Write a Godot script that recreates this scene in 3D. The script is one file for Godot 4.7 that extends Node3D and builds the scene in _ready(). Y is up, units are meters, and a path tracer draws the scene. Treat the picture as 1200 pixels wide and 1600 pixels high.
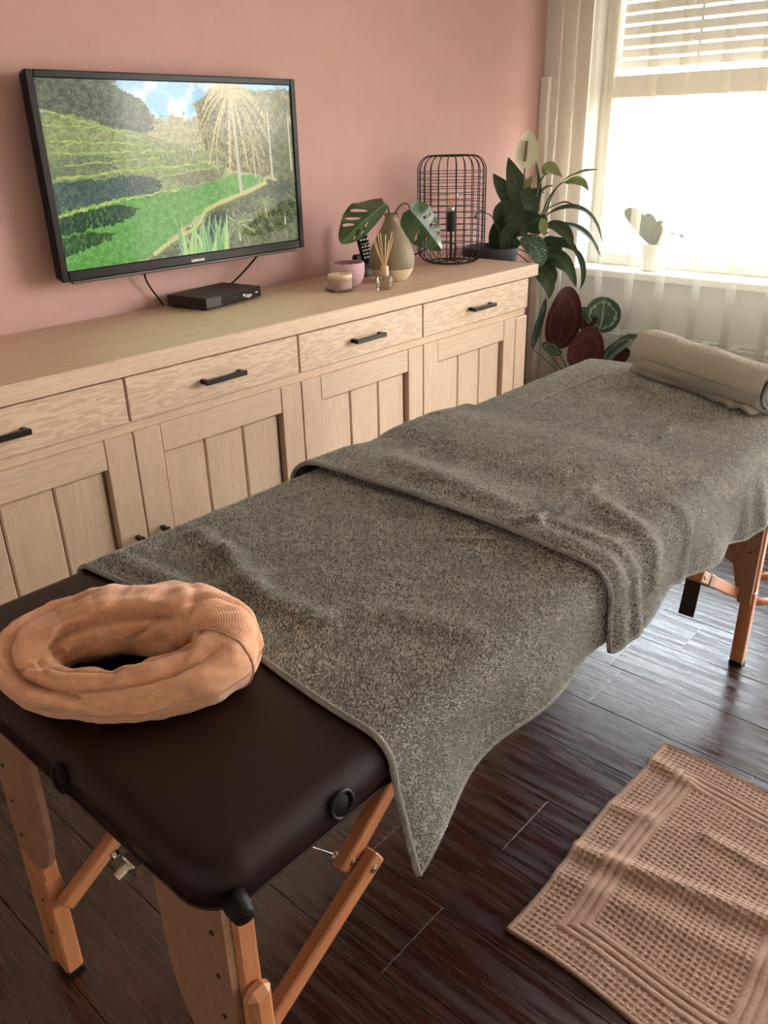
extends Node3D
# A treatment room: massage table with towels, oak sideboard, television, plants and a curtained window.
# Frame: x runs along the pink wall towards the window, y is up, z comes from the pink wall into the room; floor at y = 0.

const WALL_Z := -0.515      # face of the pink wall
const WIN_X := 0.943        # inner face of the window wall
const ROOM_L := -4.7
const ROOM_F := 3.9
const ROOM_H := 2.5
const BOARD := 0.1877       # width of a floor plank

var M := {}
var used := {}
var rng := RandomNumberGenerator.new()

# ---------------------------------------------------------------- mesh builder
class MB:
	var v := PackedVector3Array()
	var n := PackedVector3Array()
	var uv := PackedVector2Array()
	var idx := PackedInt32Array()

	func add(vs: PackedVector3Array, uvs: PackedVector2Array, ii: PackedInt32Array, smooth := true, closed := true) -> void:
		var flip := false
		if closed:
			var vol := 0.0
			for k in range(0, ii.size(), 3):
				vol += vs[ii[k]].dot(vs[ii[k + 1]].cross(vs[ii[k + 2]]))
			flip = vol > 0.0
		var base := v.size()
		if smooth:
			var ns := PackedVector3Array()
			ns.resize(vs.size())
			for k in range(0, ii.size(), 3):
				var a := ii[k]
				var b := ii[k + 1]
				var c := ii[k + 2]
				if flip:
					b = ii[k + 2]
					c = ii[k + 1]
				var f := (vs[c] - vs[a]).cross(vs[b] - vs[a])
				ns[a] += f
				ns[b] += f
				ns[c] += f
				idx.push_back(base + a)
				idx.push_back(base + b)
				idx.push_back(base + c)
			for k in ns.size():
				ns[k] = ns[k].normalized() if ns[k].length_squared() > 1e-24 else Vector3.UP
			v.append_array(vs)
			n.append_array(ns)
			uv.append_array(uvs)
		else:
			for k in range(0, ii.size(), 3):
				var a := ii[k]
				var b := ii[k + 1]
				var c := ii[k + 2]
				if flip:
					b = ii[k + 2]
					c = ii[k + 1]
				var f := (vs[c] - vs[a]).cross(vs[b] - vs[a]).normalized()
				for w in [a, b, c]:
					idx.push_back(v.size())
					v.push_back(vs[w])
					n.push_back(f)
					uv.push_back(uvs[w])

	# box with chamfered edges; grain: 0 x, 1 y, 2 z is the direction of v
	func box(c: Vector3, s: Vector3, bev := 0.002, grain := 0, basis := Basis.IDENTITY, off := Vector2.ZERO) -> void:
		var h := s * 0.5
		var b := minf(bev, minf(h.x, minf(h.y, h.z)) * 0.9)
		for ax in 3:
			for sg in [-1.0, 1.0]:
				var u := (ax + 1) % 3
				var w := (ax + 2) % 3
				var q := []
				for k in [[-1.0, -1.0], [1.0, -1.0], [1.0, 1.0], [-1.0, 1.0]]:
					var p := Vector3.ZERO
					p[ax] = sg * h[ax]
					p[u] = k[0] * (h[u] - b)
					p[w] = k[1] * (h[w] - b)
					q.push_back(p)
				_face(q, c, basis, grain, ax, off)
		if b <= 0.0:
			return
		for ax in 3:
			var u := (ax + 1) % 3
			var w := (ax + 2) % 3
			for su in [-1.0, 1.0]:
				for sw in [-1.0, 1.0]:
					var q := []
					for k in [[-1.0, 0], [1.0, 0], [1.0, 1], [-1.0, 1]]:
						var p := Vector3.ZERO
						p[ax] = k[0] * (h[ax] - b)
						p[u] = su * (h[u] if k[1] == 0 else h[u] - b)
						p[w] = sw * (h[w] - b if k[1] == 0 else h[w])
						q.push_back(p)
					_face(q, c, basis, grain, u, off)
		for sx in [-1.0, 1.0]:
			for sy in [-1.0, 1.0]:
				for sz in [-1.0, 1.0]:
					var q := [Vector3(sx * h.x, sy * (h.y - b), sz * (h.z - b)), Vector3(sx * (h.x - b), sy * h.y, sz * (h.z - b)), Vector3(sx * (h.x - b), sy * (h.y - b), sz * h.z)]
					_face(q, c, basis, grain, 0, off)

	func _face(q: Array, c: Vector3, basis: Basis, grain: int, ax: int, off: Vector2) -> void:
		var mid := Vector3.ZERO
		for p in q:
			mid += p
		var f: Vector3 = (q[2] - q[0]).cross(q[1] - q[0])
		if f.dot(mid) < 0.0:
			q.reverse()
			f = -f
		f = (basis * f).normalized()
		var base := v.size()
		for p in q:
			var t := Vector2.ZERO
			var o1 := (grain + 1) % 3
			var o2 := (grain + 2) % 3
			if ax == grain:
				t = Vector2(p[o1], p[o2])
			elif ax == o1:
				t = Vector2(p[o2], p[grain])
			else:
				t = Vector2(p[o1], p[grain])
			v.push_back(c + basis * p)
			n.push_back(f)
			uv.push_back(t + off)
		for k in range(1, q.size() - 1):
			idx.push_back(base)
			idx.push_back(base + k)
			idx.push_back(base + k + 1)

	# rows x cols grid
	func grid(p: PackedVector3Array, t: PackedVector2Array, rows: int, cols: int, wrap_r := false, wrap_c := false, closed := false, skip := []) -> void:
		var ii := PackedInt32Array()
		for r in (rows if wrap_r else rows - 1):
			for c in (cols if wrap_c else cols - 1):
				if skip.size() > 0 and skip[r * cols + c]:
					continue
				var r2 := (r + 1) % rows
				var c2 := (c + 1) % cols
				var a := r * cols + c
				var b := r * cols + c2
				var d := r2 * cols + c
				var e := r2 * cols + c2
				ii.append_array([a, b, e, a, e, d])
		add(p, t, ii, true, closed)

	# profile of (radius, y), turned round the vertical through c
	func lathe(c: Vector3, prof: Array, seg := 40, ripple := 0.0, ripples := 0, r0 := 0.0, r1 := 9.9) -> void:
		var p := PackedVector3Array()
		var t := PackedVector2Array()
		for k in prof.size():
			for s in seg + 1:
				var a := TAU * s / seg
				var rr: float = prof[k][0]
				if ripples > 0 and prof[k][1] > r0 and prof[k][1] < r1:
					rr += ripple * cos(a * ripples)
				p.push_back(c + Vector3(cos(a) * rr, prof[k][1], sin(a) * rr))
				t.push_back(Vector2(float(s) / seg, float(k) / prof.size()))
		var ii := PackedInt32Array()
		for k in prof.size() - 1:
			for s in seg:
				var a := k * (seg + 1) + s
				ii.append_array([a, a + 1, a + seg + 2, a, a + seg + 2, a + seg + 1])
		add(p, t, ii, true, true)

	# round tube through points; radii a number or one for each point
	func tube(path: Array, radius, seg := 8, loop := false, flat := 1.0) -> void:
		var m := path.size()
		var p := PackedVector3Array()
		var t := PackedVector2Array()
		var ref := Vector3.UP
		var d0: Vector3 = (path[1] - path[0]).normalized()
		if absf(d0.dot(ref)) > 0.9:
			ref = Vector3.RIGHT
		var side := d0.cross(ref).normalized()
		var run := 0.0
		for k in m:
			var pa: Vector3 = path[(k - 1 + m) % m] if loop or k > 0 else path[0]
			var pb: Vector3 = path[(k + 1) % m] if loop or k < m - 1 else path[m - 1]
			var d := (pb - pa).normalized()
			side = (side - d * side.dot(d)).normalized()
			var up := side.cross(d)
			var r: float = radius[k] if radius is Array else radius
			if k > 0:
				run += (path[k] as Vector3).distance_to(path[k - 1])
			for s in seg:
				var a := TAU * s / seg
				p.push_back(path[k] + side * (cos(a) * r) + up * (sin(a) * r * flat))
				t.push_back(Vector2(float(s) / seg, run))
		var ii := PackedInt32Array()
		for k in (m if loop else m - 1):
			for s in seg:
				var a := k * seg + s
				var b := k * seg + (s + 1) % seg
				var c := ((k + 1) % m) * seg + s
				var d := ((k + 1) % m) * seg + (s + 1) % seg
				ii.append_array([a, b, d, a, d, c])
		if not loop:
			for e in [0, m - 1]:
				var o := p.size()
				p.push_back(path[e])
				t.push_back(Vector2.ZERO)
				for s in seg:
					if e == 0:
						ii.append_array([o, e * seg + (s + 1) % seg, e * seg + s])
					else:
						ii.append_array([o, e * seg + s, e * seg + (s + 1) % seg])
		add(p, t, ii, true, true)

	# flat outline in a plane, given thickness: outline points (a, b) become o + a * ex + b * ey, thick along ez
	func plate(outline: PackedVector2Array, o: Vector3, ex: Vector3, ey: Vector3, thick: float) -> void:
		var ez := ex.cross(ey).normalized() * thick * 0.5
		var tri := Geometry2D.triangulate_polygon(outline)
		var m := outline.size()
		var p := PackedVector3Array()
		var t := PackedVector2Array()
		for side in [-1.0, 1.0]:
			for q in outline:
				p.push_back(o + ex * q.x + ey * q.y + ez * side)
				t.push_back(q)
		var ii := PackedInt32Array()
		for k in range(0, tri.size(), 3):
			ii.append_array([tri[k], tri[k + 1], tri[k + 2], m + tri[k], m + tri[k + 2], m + tri[k + 1]])
		var area := 0.0
		for k in m:
			area += outline[k].cross(outline[(k + 1) % m])
		var ta := 0.0
		if tri.size() >= 3:
			ta = (outline[tri[1]] - outline[tri[0]]).cross(outline[tri[2]] - outline[tri[0]])
		for k in m:
			var k2 := (k + 1) % m
			if area * ta > 0.0:
				ii.append_array([k, m + k, m + k2, k, m + k2, k2])
			else:
				ii.append_array([k, m + k2, m + k, k, k2, m + k2])
		add(p, t, ii, false, true)

	# soft slab: rounded rectangle in plan, profile of (inset, y) from the bottom up
	func slab(cx: float, cz: float, hx: float, hz: float, rc: float, prof: Array) -> void:
		var loop := []
		var per := 12
		for k in 4:
			for s in per + 1:
				var a := PI * 0.5 * (k + float(s) / per)
				loop.push_back([a, k])
		var m := loop.size()
		var p := PackedVector3Array()
		var t := PackedVector2Array()
		for q in prof:
			for w in loop:
				var sx := 1.0 if w[1] == 0 or w[1] == 3 else -1.0
				var sz := 1.0 if w[1] < 2 else -1.0
				var r := maxf(rc - q[0], 0.0)
				var e := maxf(q[0] - rc, 0.0)
				var x: float = cx + sx * (hx - rc - e) + cos(w[0]) * r
				var z: float = cz + sz * (hz - rc - e) + sin(w[0]) * r
				p.push_back(Vector3(x, q[1], z))
				t.push_back(Vector2(x, z))
		var ii := PackedInt32Array()
		for k in prof.size() - 1:
			for s in m:
				var a := k * m + s
				var b := k * m + (s + 1) % m
				ii.append_array([a, b, b + m, a, b + m, a + m])
		for e in [0, prof.size() - 1]:
			var o := p.size()
			p.push_back(Vector3(cx, prof[e][1], cz))
			t.push_back(Vector2(cx, cz))
			for s in m:
				if e == 0:
					ii.append_array([o, (s + 1) % m, s])
				else:
					ii.append_array([o, e * m + s, e * m + (s + 1) % m])
		add(p, t, ii, true, true)

	func mesh() -> ArrayMesh:
		var a := []
		a.resize(Mesh.ARRAY_MAX)
		a[Mesh.ARRAY_VERTEX] = v
		a[Mesh.ARRAY_NORMAL] = n
		a[Mesh.ARRAY_TEX_UV] = uv
		a[Mesh.ARRAY_INDEX] = idx
		var am := ArrayMesh.new()
		am.add_surface_from_arrays(Mesh.PRIMITIVE_TRIANGLES, a)
		return am

# ---------------------------------------------------------------- nodes
func numbered(parent: Node, called: String) -> String:
	var key := str(parent.get_instance_id()) + called
	var k: int = used.get(key, 0)
	used[key] = k + 1
	return called if k == 0 else "%s_%03d" % [called, k]

func put(parent: Node, called: String, mesh: Mesh, m: Material) -> MeshInstance3D:
	var o := MeshInstance3D.new()
	o.mesh = mesh
	o.material_override = m
	o.name = numbered(parent, called)
	o.cast_shadow = GeometryInstance3D.SHADOW_CASTING_SETTING_ON
	parent.add_child(o, true)
	return o

func part(parent: Node, called: String, b: MB, m: Material) -> MeshInstance3D:
	return put(parent, called, b.mesh(), m)

func holder(parent: Node, called: String) -> Node3D:
	var o := Node3D.new()
	o.name = numbered(parent, called)
	parent.add_child(o, true)
	return o

func tag(o: Node, label: String, category: String, group := "") -> void:
	o.set_meta("label", label)
	o.set_meta("category", category)
	if group != "":
		o.set_meta("group", group)

func structure(o: Node, label: String, category: String) -> void:
	o.set_meta("kind", "structure")
	tag(o, label, category)

func thing(called: String, label: String, category: String, group := "") -> Node3D:
	var o := holder(self, called)
	tag(o, label, category, group)
	return o

# ---------------------------------------------------------------- textures
func noise(freq: float, sd: int, octaves := 3, kind := FastNoiseLite.TYPE_SIMPLEX_SMOOTH) -> FastNoiseLite:
	var f := FastNoiseLite.new()
	f.noise_type = kind
	f.frequency = freq
	f.seed = sd
	f.fractal_type = FastNoiseLite.FRACTAL_FBM
	f.fractal_octaves = octaves
	return f

# bytes of a noise picture made at sw x sh and stretched to w x h
func field(w: int, h: int, sw: int, sh: int, freq: float, sd: int, octaves := 3, kind := FastNoiseLite.TYPE_SIMPLEX_SMOOTH) -> PackedByteArray:
	var im := noise(freq, sd, octaves, kind).get_seamless_image(sw, sh)
	im.convert(Image.FORMAT_L8)
	if sw != w or sh != h:
		im.resize(w, h, Image.INTERPOLATE_CUBIC)
	return im.get_data()

func tex_rgb(w: int, h: int, bytes: PackedByteArray) -> ImageTexture:
	return ImageTexture.create_from_image(Image.create_from_data(w, h, false, Image.FORMAT_RGB8, bytes))

func tex_l(w: int, h: int, bytes: PackedByteArray) -> ImageTexture:
	return ImageTexture.create_from_image(Image.create_from_data(w, h, false, Image.FORMAT_L8, bytes))

# two colours mixed by one field, a third dabbed on by another
func blend_tex(w: int, h: int, a: Color, b: Color, f1: PackedByteArray, f2: PackedByteArray, share := 0.5, c := Color.BLACK, dab := PackedByteArray(), dab_from := 300, dab_share := 0.0) -> ImageTexture:
	var out := PackedByteArray()
	out.resize(w * h * 3)
	var ar := a.r * 255.0
	var ag := a.g * 255.0
	var ab := a.b * 255.0
	var dr := b.r * 255.0 - ar
	var dg := b.g * 255.0 - ag
	var db := b.b * 255.0 - ab
	var has := dab.size() > 0
	for k in w * h:
		var t := (f1[k] * (1.0 - share) + f2[k] * share) / 255.0
		t = clampf((t - 0.5) * 1.6 + 0.5, 0.0, 1.0)
		var r := ar + dr * t
		var g := ag + dg * t
		var bl := ab + db * t
		if has and dab[k] > dab_from:
			r = lerpf(r, c.r * 255.0, dab_share)
			g = lerpf(g, c.g * 255.0, dab_share)
			bl = lerpf(bl, c.b * 255.0, dab_share)
		out[k * 3] = int(r)
		out[k * 3 + 1] = int(g)
		out[k * 3 + 2] = int(bl)
	return tex_rgb(w, h, out)

func plain(c: Color, rough := 0.5, metal := 0.0) -> StandardMaterial3D:
	var m := StandardMaterial3D.new()
	m.albedo_color = c
	m.roughness = rough
	m.metallic = metal
	return m

func rgb(r: int, g: int, b: int) -> Color:
	return Color(r / 255.0, g / 255.0, b / 255.0)

func textured(t: Texture2D, rough: float, scale := Vector3.ONE, bump: Texture2D = null, depth := 0.0) -> StandardMaterial3D:
	var m := plain(Color.WHITE, rough)
	m.albedo_texture = t
	m.uv1_scale = scale
	if bump:
		m.heightmap_enabled = true
		m.heightmap_texture = bump
		m.heightmap_scale = depth
	return m

func triplanar(m: StandardMaterial3D, s: float, world := false) -> StandardMaterial3D:
	m.uv1_triplanar = true
	m.uv1_world_triplanar = world
	m.uv1_scale = Vector3(s, s, s)
	return m

func make_materials() -> void:
	# oak: fine streaks along v, broad flame figure, short pores
	var W := 512
	var H := 512
	var fine := field(W, H, 512, 24, 0.16, 3, 3)
	var broad := field(W, H, 128, 20, 0.035, 9, 3)
	var warp := field(W, H, 96, 96, 0.03, 5, 2)
	var figure := PackedByteArray()
	figure.resize(W * H)
	for y in H:
		for x in W:
			var k := y * W + x
			var s := sin((warp[k] * 0.11 + broad[k] * 0.05))
			figure[k] = int(clampf(128.0 + 60.0 * s + (broad[k] - 128.0) * 0.6, 0.0, 255.0))
	var pores := field(W, H, 512, 64, 0.3, 14, 2)
	var oak_tex := blend_tex(W, H, rgb(192, 162, 136), rgb(210, 181, 154), fine, figure, 0.30, rgb(174, 142, 114), pores, 176, 0.3)
	var oak_bump := tex_l(W, H, fine)
	M.tuft = plain(Color.WHITE, 0.95)
	M.tuft.vertex_color_use_as_albedo = true
	M.tuft.metallic_specular = 0.2
	M.tuft.cull_mode = BaseMaterial3D.CULL_DISABLED
	M.oak = textured(oak_tex, 0.48, Vector3(2.2, 1.0, 1.0), oak_bump, 0.012)
	# flat-sawn oak of the drawer fronts: long nested arches
	var arches := PackedByteArray()
	arches.resize(W * H)
	var wav := noise(0.011, 17, 3)
	for y in H:
		for x in W:
			var u := (x - 256.0) / 512.0
			var n := wav.get_noise_2d(x * 1.2, y * 0.5) * 0.42 + wav.get_noise_2d(x * 3.0 + 900.0, y * 1.4) * 0.10
			var d := sqrt(pow(u * 1.9, 2.0) + pow((y - 256.0) / 900.0, 2.0)) + n
			arches[y * W + x] = int(128.0 + 100.0 * pow(absf(sin(d * 26.0)), 0.7) * signf(sin(d * 26.0)))
	M.oak_figured = textured(blend_tex(W, H, rgb(186, 155, 128), rgb(214, 186, 160), arches, fine, 0.5, rgb(174, 142, 114), pores, 176, 0.3), 0.48, Vector3(3.2, 1.5, 1.0), oak_bump, 0.010)
	# beech of the table legs
	var beech_tex := blend_tex(W, H, rgb(158, 98, 60), rgb(186, 124, 82), fine, broad, 0.5, rgb(132, 78, 46), pores, 176, 0.4)
	M.beech = textured(beech_tex, 0.42, Vector3(3.0, 1.5, 1.0), oak_bump, 0.008)
	M.ply = textured(blend_tex(W, H, rgb(130, 92, 70), rgb(150, 110, 86), field(W, H, 256, 256, 0.05, 33, 4), fine, 0.3), 0.5, Vector3(3.0, 2.0, 1.0))
	# dark floor planks
	var ff := field(W, H, 512, 56, 0.13, 41, 4)
	var fb := field(W, H, 128, 24, 0.04, 44, 3)
	var fp := field(W, H, 512, 48, 0.24, 47, 3)
	var floor_tex := blend_tex(W, H, rgb(34, 12, 7), rgb(60, 28, 18), ff, fb, 0.5, rgb(22, 7, 4), fp, 166, 0.5)
	var fbump := PackedByteArray()
	fbump.resize(W * H)
	for k in W * H:
		fbump[k] = clampi(int(ff[k] * 0.4 + fp[k] * 0.6), 0, 255)
	var frough := PackedByteArray()
	frough.resize(W * H)
	var fwide := field(W, H, 220, 40, 0.05, 49, 5)
	for k in W * H:
		var g := ff[k] * 0.45 + fwide[k] * 0.55
		frough[k] = clampi(int(150.0 + (g - 128.0) * 0.95), 90, 235)
	M.plank = textured(floor_tex, 0.48, Vector3(3.0, 0.8, 1.0), tex_l(W, H, fbump), 0.016)
	M.plank.roughness_texture = tex_l(W, H, frough)
	M.plank.roughness_texture_channel = BaseMaterial3D.TEXTURE_CHANNEL_RED
	M.plank.metallic_specular = 0.85
	M.subfloor = plain(rgb(22, 14, 12), 0.9)
	# painted walls
	var stipple := tex_l(256, 256, field(256, 256, 256, 256, 0.12, 51, 3))
	M.pink = triplanar(textured(blend_tex(256, 256, rgb(187, 146, 139), rgb(191, 150, 143), field(256, 256, 256, 256, 0.02, 52, 3), field(256, 256, 256, 256, 0.2, 53, 2), 0.4), 0.75, Vector3.ONE, stipple, 0.03), 1.6, true)
	M.white_wall = triplanar(textured(blend_tex(256, 256, rgb(232, 228, 218), rgb(238, 234, 226), field(256, 256, 256, 256, 0.02, 55, 3), field(256, 256, 256, 256, 0.2, 56, 2), 0.4), 0.8, Vector3.ONE, stipple, 0.03), 1.6, true)
	M.ceiling = plain(rgb(226, 218, 207), 0.9)
	M.white_paint = plain(rgb(236, 232, 222), 0.35)
	M.radiator = plain(rgb(226, 228, 222), 0.35)
	
	M.slat = plain(rgb(176, 172, 160), 0.5)
	M.gravel = plain(rgb(190, 186, 176), 0.9)
	# terry cloth: tufts
	var tuft := field(512, 512, 512, 512, 0.075, 61, 4)
	var tuft2 := field(512, 512, 512, 220, 0.11, 64, 3)
	var pile := PackedByteArray()
	pile.resize(512 * 512)
	for k in 512 * 512:
		var d := absf(tuft[k] - 128.0) * 1.5
		pile[k] = clampi(int(128.0 + (tuft[k] - 128.0) * 1.1 + (tuft2[k] - 128.0) * 1.1 - d * 0.15), 0, 255)
	var pile_tex := tex_l(512, 512, pile)
	M.grey_terry = textured(blend_tex(512, 512, rgb(74, 70, 64), rgb(128, 124, 115), tuft2, tuft, 0.5), 0.95, Vector3(6.0, 6.0, 1), pile_tex, 0.10)
	M.grey_terry.rim_enabled = true
	M.grey_terry.rim = 0.1
	var cord := PackedByteArray()
	cord.resize(64 * 64)
	for y in 64:
		for x in 64:
			cord[y * 64 + x] = int(127.0 + 120.0 * sin(TAU * (x + y) / 16.0))
	M.grey_hem = textured(blend_tex(512, 512, rgb(150, 147, 140), rgb(176, 172, 165), tuft2, tuft, 0.5), 0.9, Vector3(2, 60, 1), tex_l(64, 64, cord), 0.15)  # pale hem yarn, lightened further to show light catching the towel edge
	var rib := PackedByteArray()
	rib.resize(256 * 256)
	var rn := field(256, 256, 256, 256, 0.09, 71, 3)
	for y in 256:
		for x in 256:
			rib[y * 256 + x] = clampi(int(128.0 + 52.0 * sin(TAU * x / 8.0) + (rn[y * 256 + x] - 128.0) * 0.6), 0, 255)
	var peach_f := field(256, 256, 256, 256, 0.02, 73, 3)
	var peach_g := field(256, 256, 256, 256, 0.16, 74, 3)
	M.peach = textured(blend_tex(256, 256, rgb(198, 142, 108), rgb(220, 166, 132), peach_f, peach_g, 0.5), 0.95, Vector3(8, 8, 1), tex_l(256, 256, rib), 0.06)
	M.peach.rim_enabled = true
	M.peach.rim = 0.4
	M.beige_terry = textured(blend_tex(512, 512, rgb(188, 178, 164), rgb(210, 200, 186), tuft2, tuft, 0.5), 0.95, Vector3(8, 8, 1), pile_tex, 0.16)
	M.beige_terry.rim_enabled = true
	M.beige_terry.rim = 0.4
	M.mat = textured(blend_tex(512, 512, rgb(140, 107, 88), rgb(163, 128, 106), tuft2, tuft, 0.5), 0.95, Vector3(8, 8, 1), pile_tex, 0.08)
	# leather of the table
	var lg := field(256, 256, 256, 256, 0.14, 81, 2, FastNoiseLite.TYPE_CELLULAR)
	M.leather = triplanar(textured(blend_tex(256, 256, rgb(28, 12, 8), rgb(33, 15, 10), field(256, 256, 256, 256, 0.03, 82, 3), lg, 0.4), 0.42, Vector3.ONE, tex_l(256, 256, lg), 0.012), 9.0)
	M.rubber = plain(rgb(20, 13, 11), 0.5)
	M.rubber.metallic_specular = 0.3
	M.leather.metallic_specular = 0.36
	M.black_metal = plain(rgb(40, 32, 30), 0.42, 0.5)
	M.wire = plain(rgb(44, 30, 28), 0.45, 0.3)
	M.handle = plain(rgb(46, 40, 38), 0.38, 0.6)
	M.chrome = plain(rgb(210, 206, 198), 0.18, 1.0)
	M.strap = plain(rgb(34, 22, 20), 0.85)
	M.black_plastic = plain(rgb(22, 14, 13), 0.34)
	M.black_plastic.metallic_specular = 0.3
	M.matt_black = plain(rgb(34, 28, 27), 0.55)
	M.grey_plastic = plain(rgb(70, 66, 62), 0.4)
	M.white_ink = plain(rgb(238, 234, 226), 0.5)
	# glass: panes and solid
	M.pane = plain(Color(1, 1, 1, 0.05), 0.02)
	M.pane.transparency = BaseMaterial3D.TRANSPARENCY_ALPHA
	M.glass = plain(Color(1, 1, 1, 0.04), 0.03)
	M.glass.refraction_enabled = true
	M.glass.refraction_scale = 0.05
	M.bulb_glass = plain(Color(1, 0.96, 0.9, 0.12), 0.02)
	M.bulb_glass.transparency = BaseMaterial3D.TRANSPARENCY_ALPHA
	# sheer curtain: open weave that lets light through and scatters some
	M.sheer = plain(Color(0.74, 0.71, 0.65, 0.38), 0.9)
	M.sheer.transparency = BaseMaterial3D.TRANSPARENCY_ALPHA
	M.sheer.cull_mode = BaseMaterial3D.CULL_DISABLED
	M.sheer.backlight_enabled = true
	M.sheer.backlight = Color(0.54, 0.52, 0.47)
	# leaves
	M.leaf = leaf_material(rgb(44, 62, 40), rgb(62, 84, 54), rgb(84, 108, 76), 0.0, 0.42)
	M.striped = leaf_material(rgb(38, 66, 54), rgb(50, 80, 64), rgb(150, 186, 166), 0.5, 0.45)
	M.banded = leaf_material(rgb(46, 66, 52), rgb(58, 82, 64), rgb(150, 178, 156), 1.0, 0.45)
	M.red_leaf = leaf_material(rgb(60, 28, 28), rgb(82, 40, 38), rgb(108, 58, 55), 1.0, 0.5)
	M.pale_leaf = leaf_material(rgb(120, 132, 88), rgb(150, 160, 112), rgb(120, 136, 92), 0.0, 0.5)
	M.spathe = leaf_material(rgb(224, 222, 200), rgb(236, 233, 214), rgb(196, 200, 164), 0.0, 0.5)
	M.monstera = leaf_material(rgb(40, 62, 32), rgb(58, 82, 44), rgb(80, 104, 62), 0.0, 0.35)
	M.stem = plain(rgb(74, 92, 58), 0.5)
	M.spadix = triplanar(textured(blend_tex(64, 64, rgb(104, 96, 66), rgb(140, 130, 92), field(64, 64, 64, 64, 0.3, 91, 2), field(64, 64, 64, 64, 0.4, 92, 2)), 0.8), 30.0)
	M.pot_dark = plain(rgb(36, 31, 32), 0.55)
	M.soil = triplanar(textured(blend_tex(64, 64, rgb(40, 28, 22), rgb(66, 48, 38), field(64, 64, 64, 64, 0.2, 93, 3), field(64, 64, 64, 64, 0.4, 94, 2)), 0.95), 12.0)
	M.pot_white = plain(rgb(232, 228, 216), 0.35)
	# ornaments
	M.vase = textured(blend_tex(256, 256, rgb(122, 104, 84), rgb(142, 122, 98), field(256, 256, 256, 8, 0.3, 95, 2), field(256, 256, 256, 256, 0.03, 96, 3), 0.4), 0.6, Vector3(1, 1, 1))
	M.vase_foot = plain(rgb(206, 188, 158), 0.5)
	M.lilac = triplanar(textured(blend_tex(256, 256, rgb(182, 138, 148), rgb(218, 188, 190), field(256, 256, 256, 256, 0.09, 97, 3, FastNoiseLite.TYPE_CELLULAR), field(256, 256, 256, 256, 0.05, 98, 3), 0.4), 0.6), 6.0)
	M.lilac_inside = plain(rgb(170, 112, 142), 0.5)
	M.wax_mauve = plain(rgb(160, 122, 120), 0.55)
	M.wax_cream = plain(rgb(216, 188, 166), 0.5)
	M.reed = plain(rgb(214, 178, 136), 0.7)
	M.collar = textured(oak_tex, 0.5, Vector3(2, 2, 1))
	M.copper = plain(rgb(214, 142, 92), 0.35, 0.8)
	M.oil = plain(Color(0.98, 0.95, 0.88, 0.06), 0.02)
	M.oil.refraction_enabled = true
	M.oil.refraction_scale = 0.04
	M.lcd = plain(rgb(150, 158, 140), 0.3)

# leaf skin: u across (0 to 1, rib at 0.5), v from base to tip; band: 0 plain ribs, 0.5 pale stripes, 1 a pale feathered ring inside the margin
func leaf_material(a: Color, b: Color, rib: Color, band: float, rough: float) -> StandardMaterial3D:
	var w := 128
	var h := 192
	var out := PackedByteArray()
	out.resize(w * h * 3)
	var nz := noise(0.05, int(a.r * 1000) + int(band * 10), 3)
	for y in h:
		for x in w:
			var u := (x + 0.5) / w * 2.0 - 1.0
			var t := (y + 0.5) / h
			var jag := nz.get_noise_2d(x, y)
			var side := sin((t * 11.0 - absf(u) * 3.2 + jag * 0.5) * TAU)
			var c := a.lerp(b, clampf(0.5 + jag * 1.2, 0.0, 1.0))
			var k := 0.0
			if absf(u) < 0.035:
				k = 0.8
			elif band == 0.0:
				k = 0.25 if side > 0.93 else 0.0
			elif band == 0.5:
				k = 0.85 if side > 0.62 and absf(u) < 0.92 else 0.0
			else:
				var ring := absf(sqrt(u * u + pow((t - 0.48) / 0.5, 2.0)) - 0.72 + jag * 0.12)
				k = 0.8 if ring < 0.055 else (0.28 if side > 0.8 and absf(u) < 0.55 else 0.0)
				if absf(u) < 0.10 * (1.0 - t):
					k = maxf(k, 0.55)
			c = c.lerp(rib, k)
			var o := (y * w + x) * 3
			out[o] = int(c.r * 255.0)
			out[o + 1] = int(c.g * 255.0)
			out[o + 2] = int(c.b * 255.0)
	var m := textured(tex_rgb(w, h, out), rough)
	m.cull_mode = BaseMaterial3D.CULL_DISABLED
	m.backlight_enabled = true
	m.backlight = Color(0.35, 0.38, 0.25)
	return m

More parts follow.
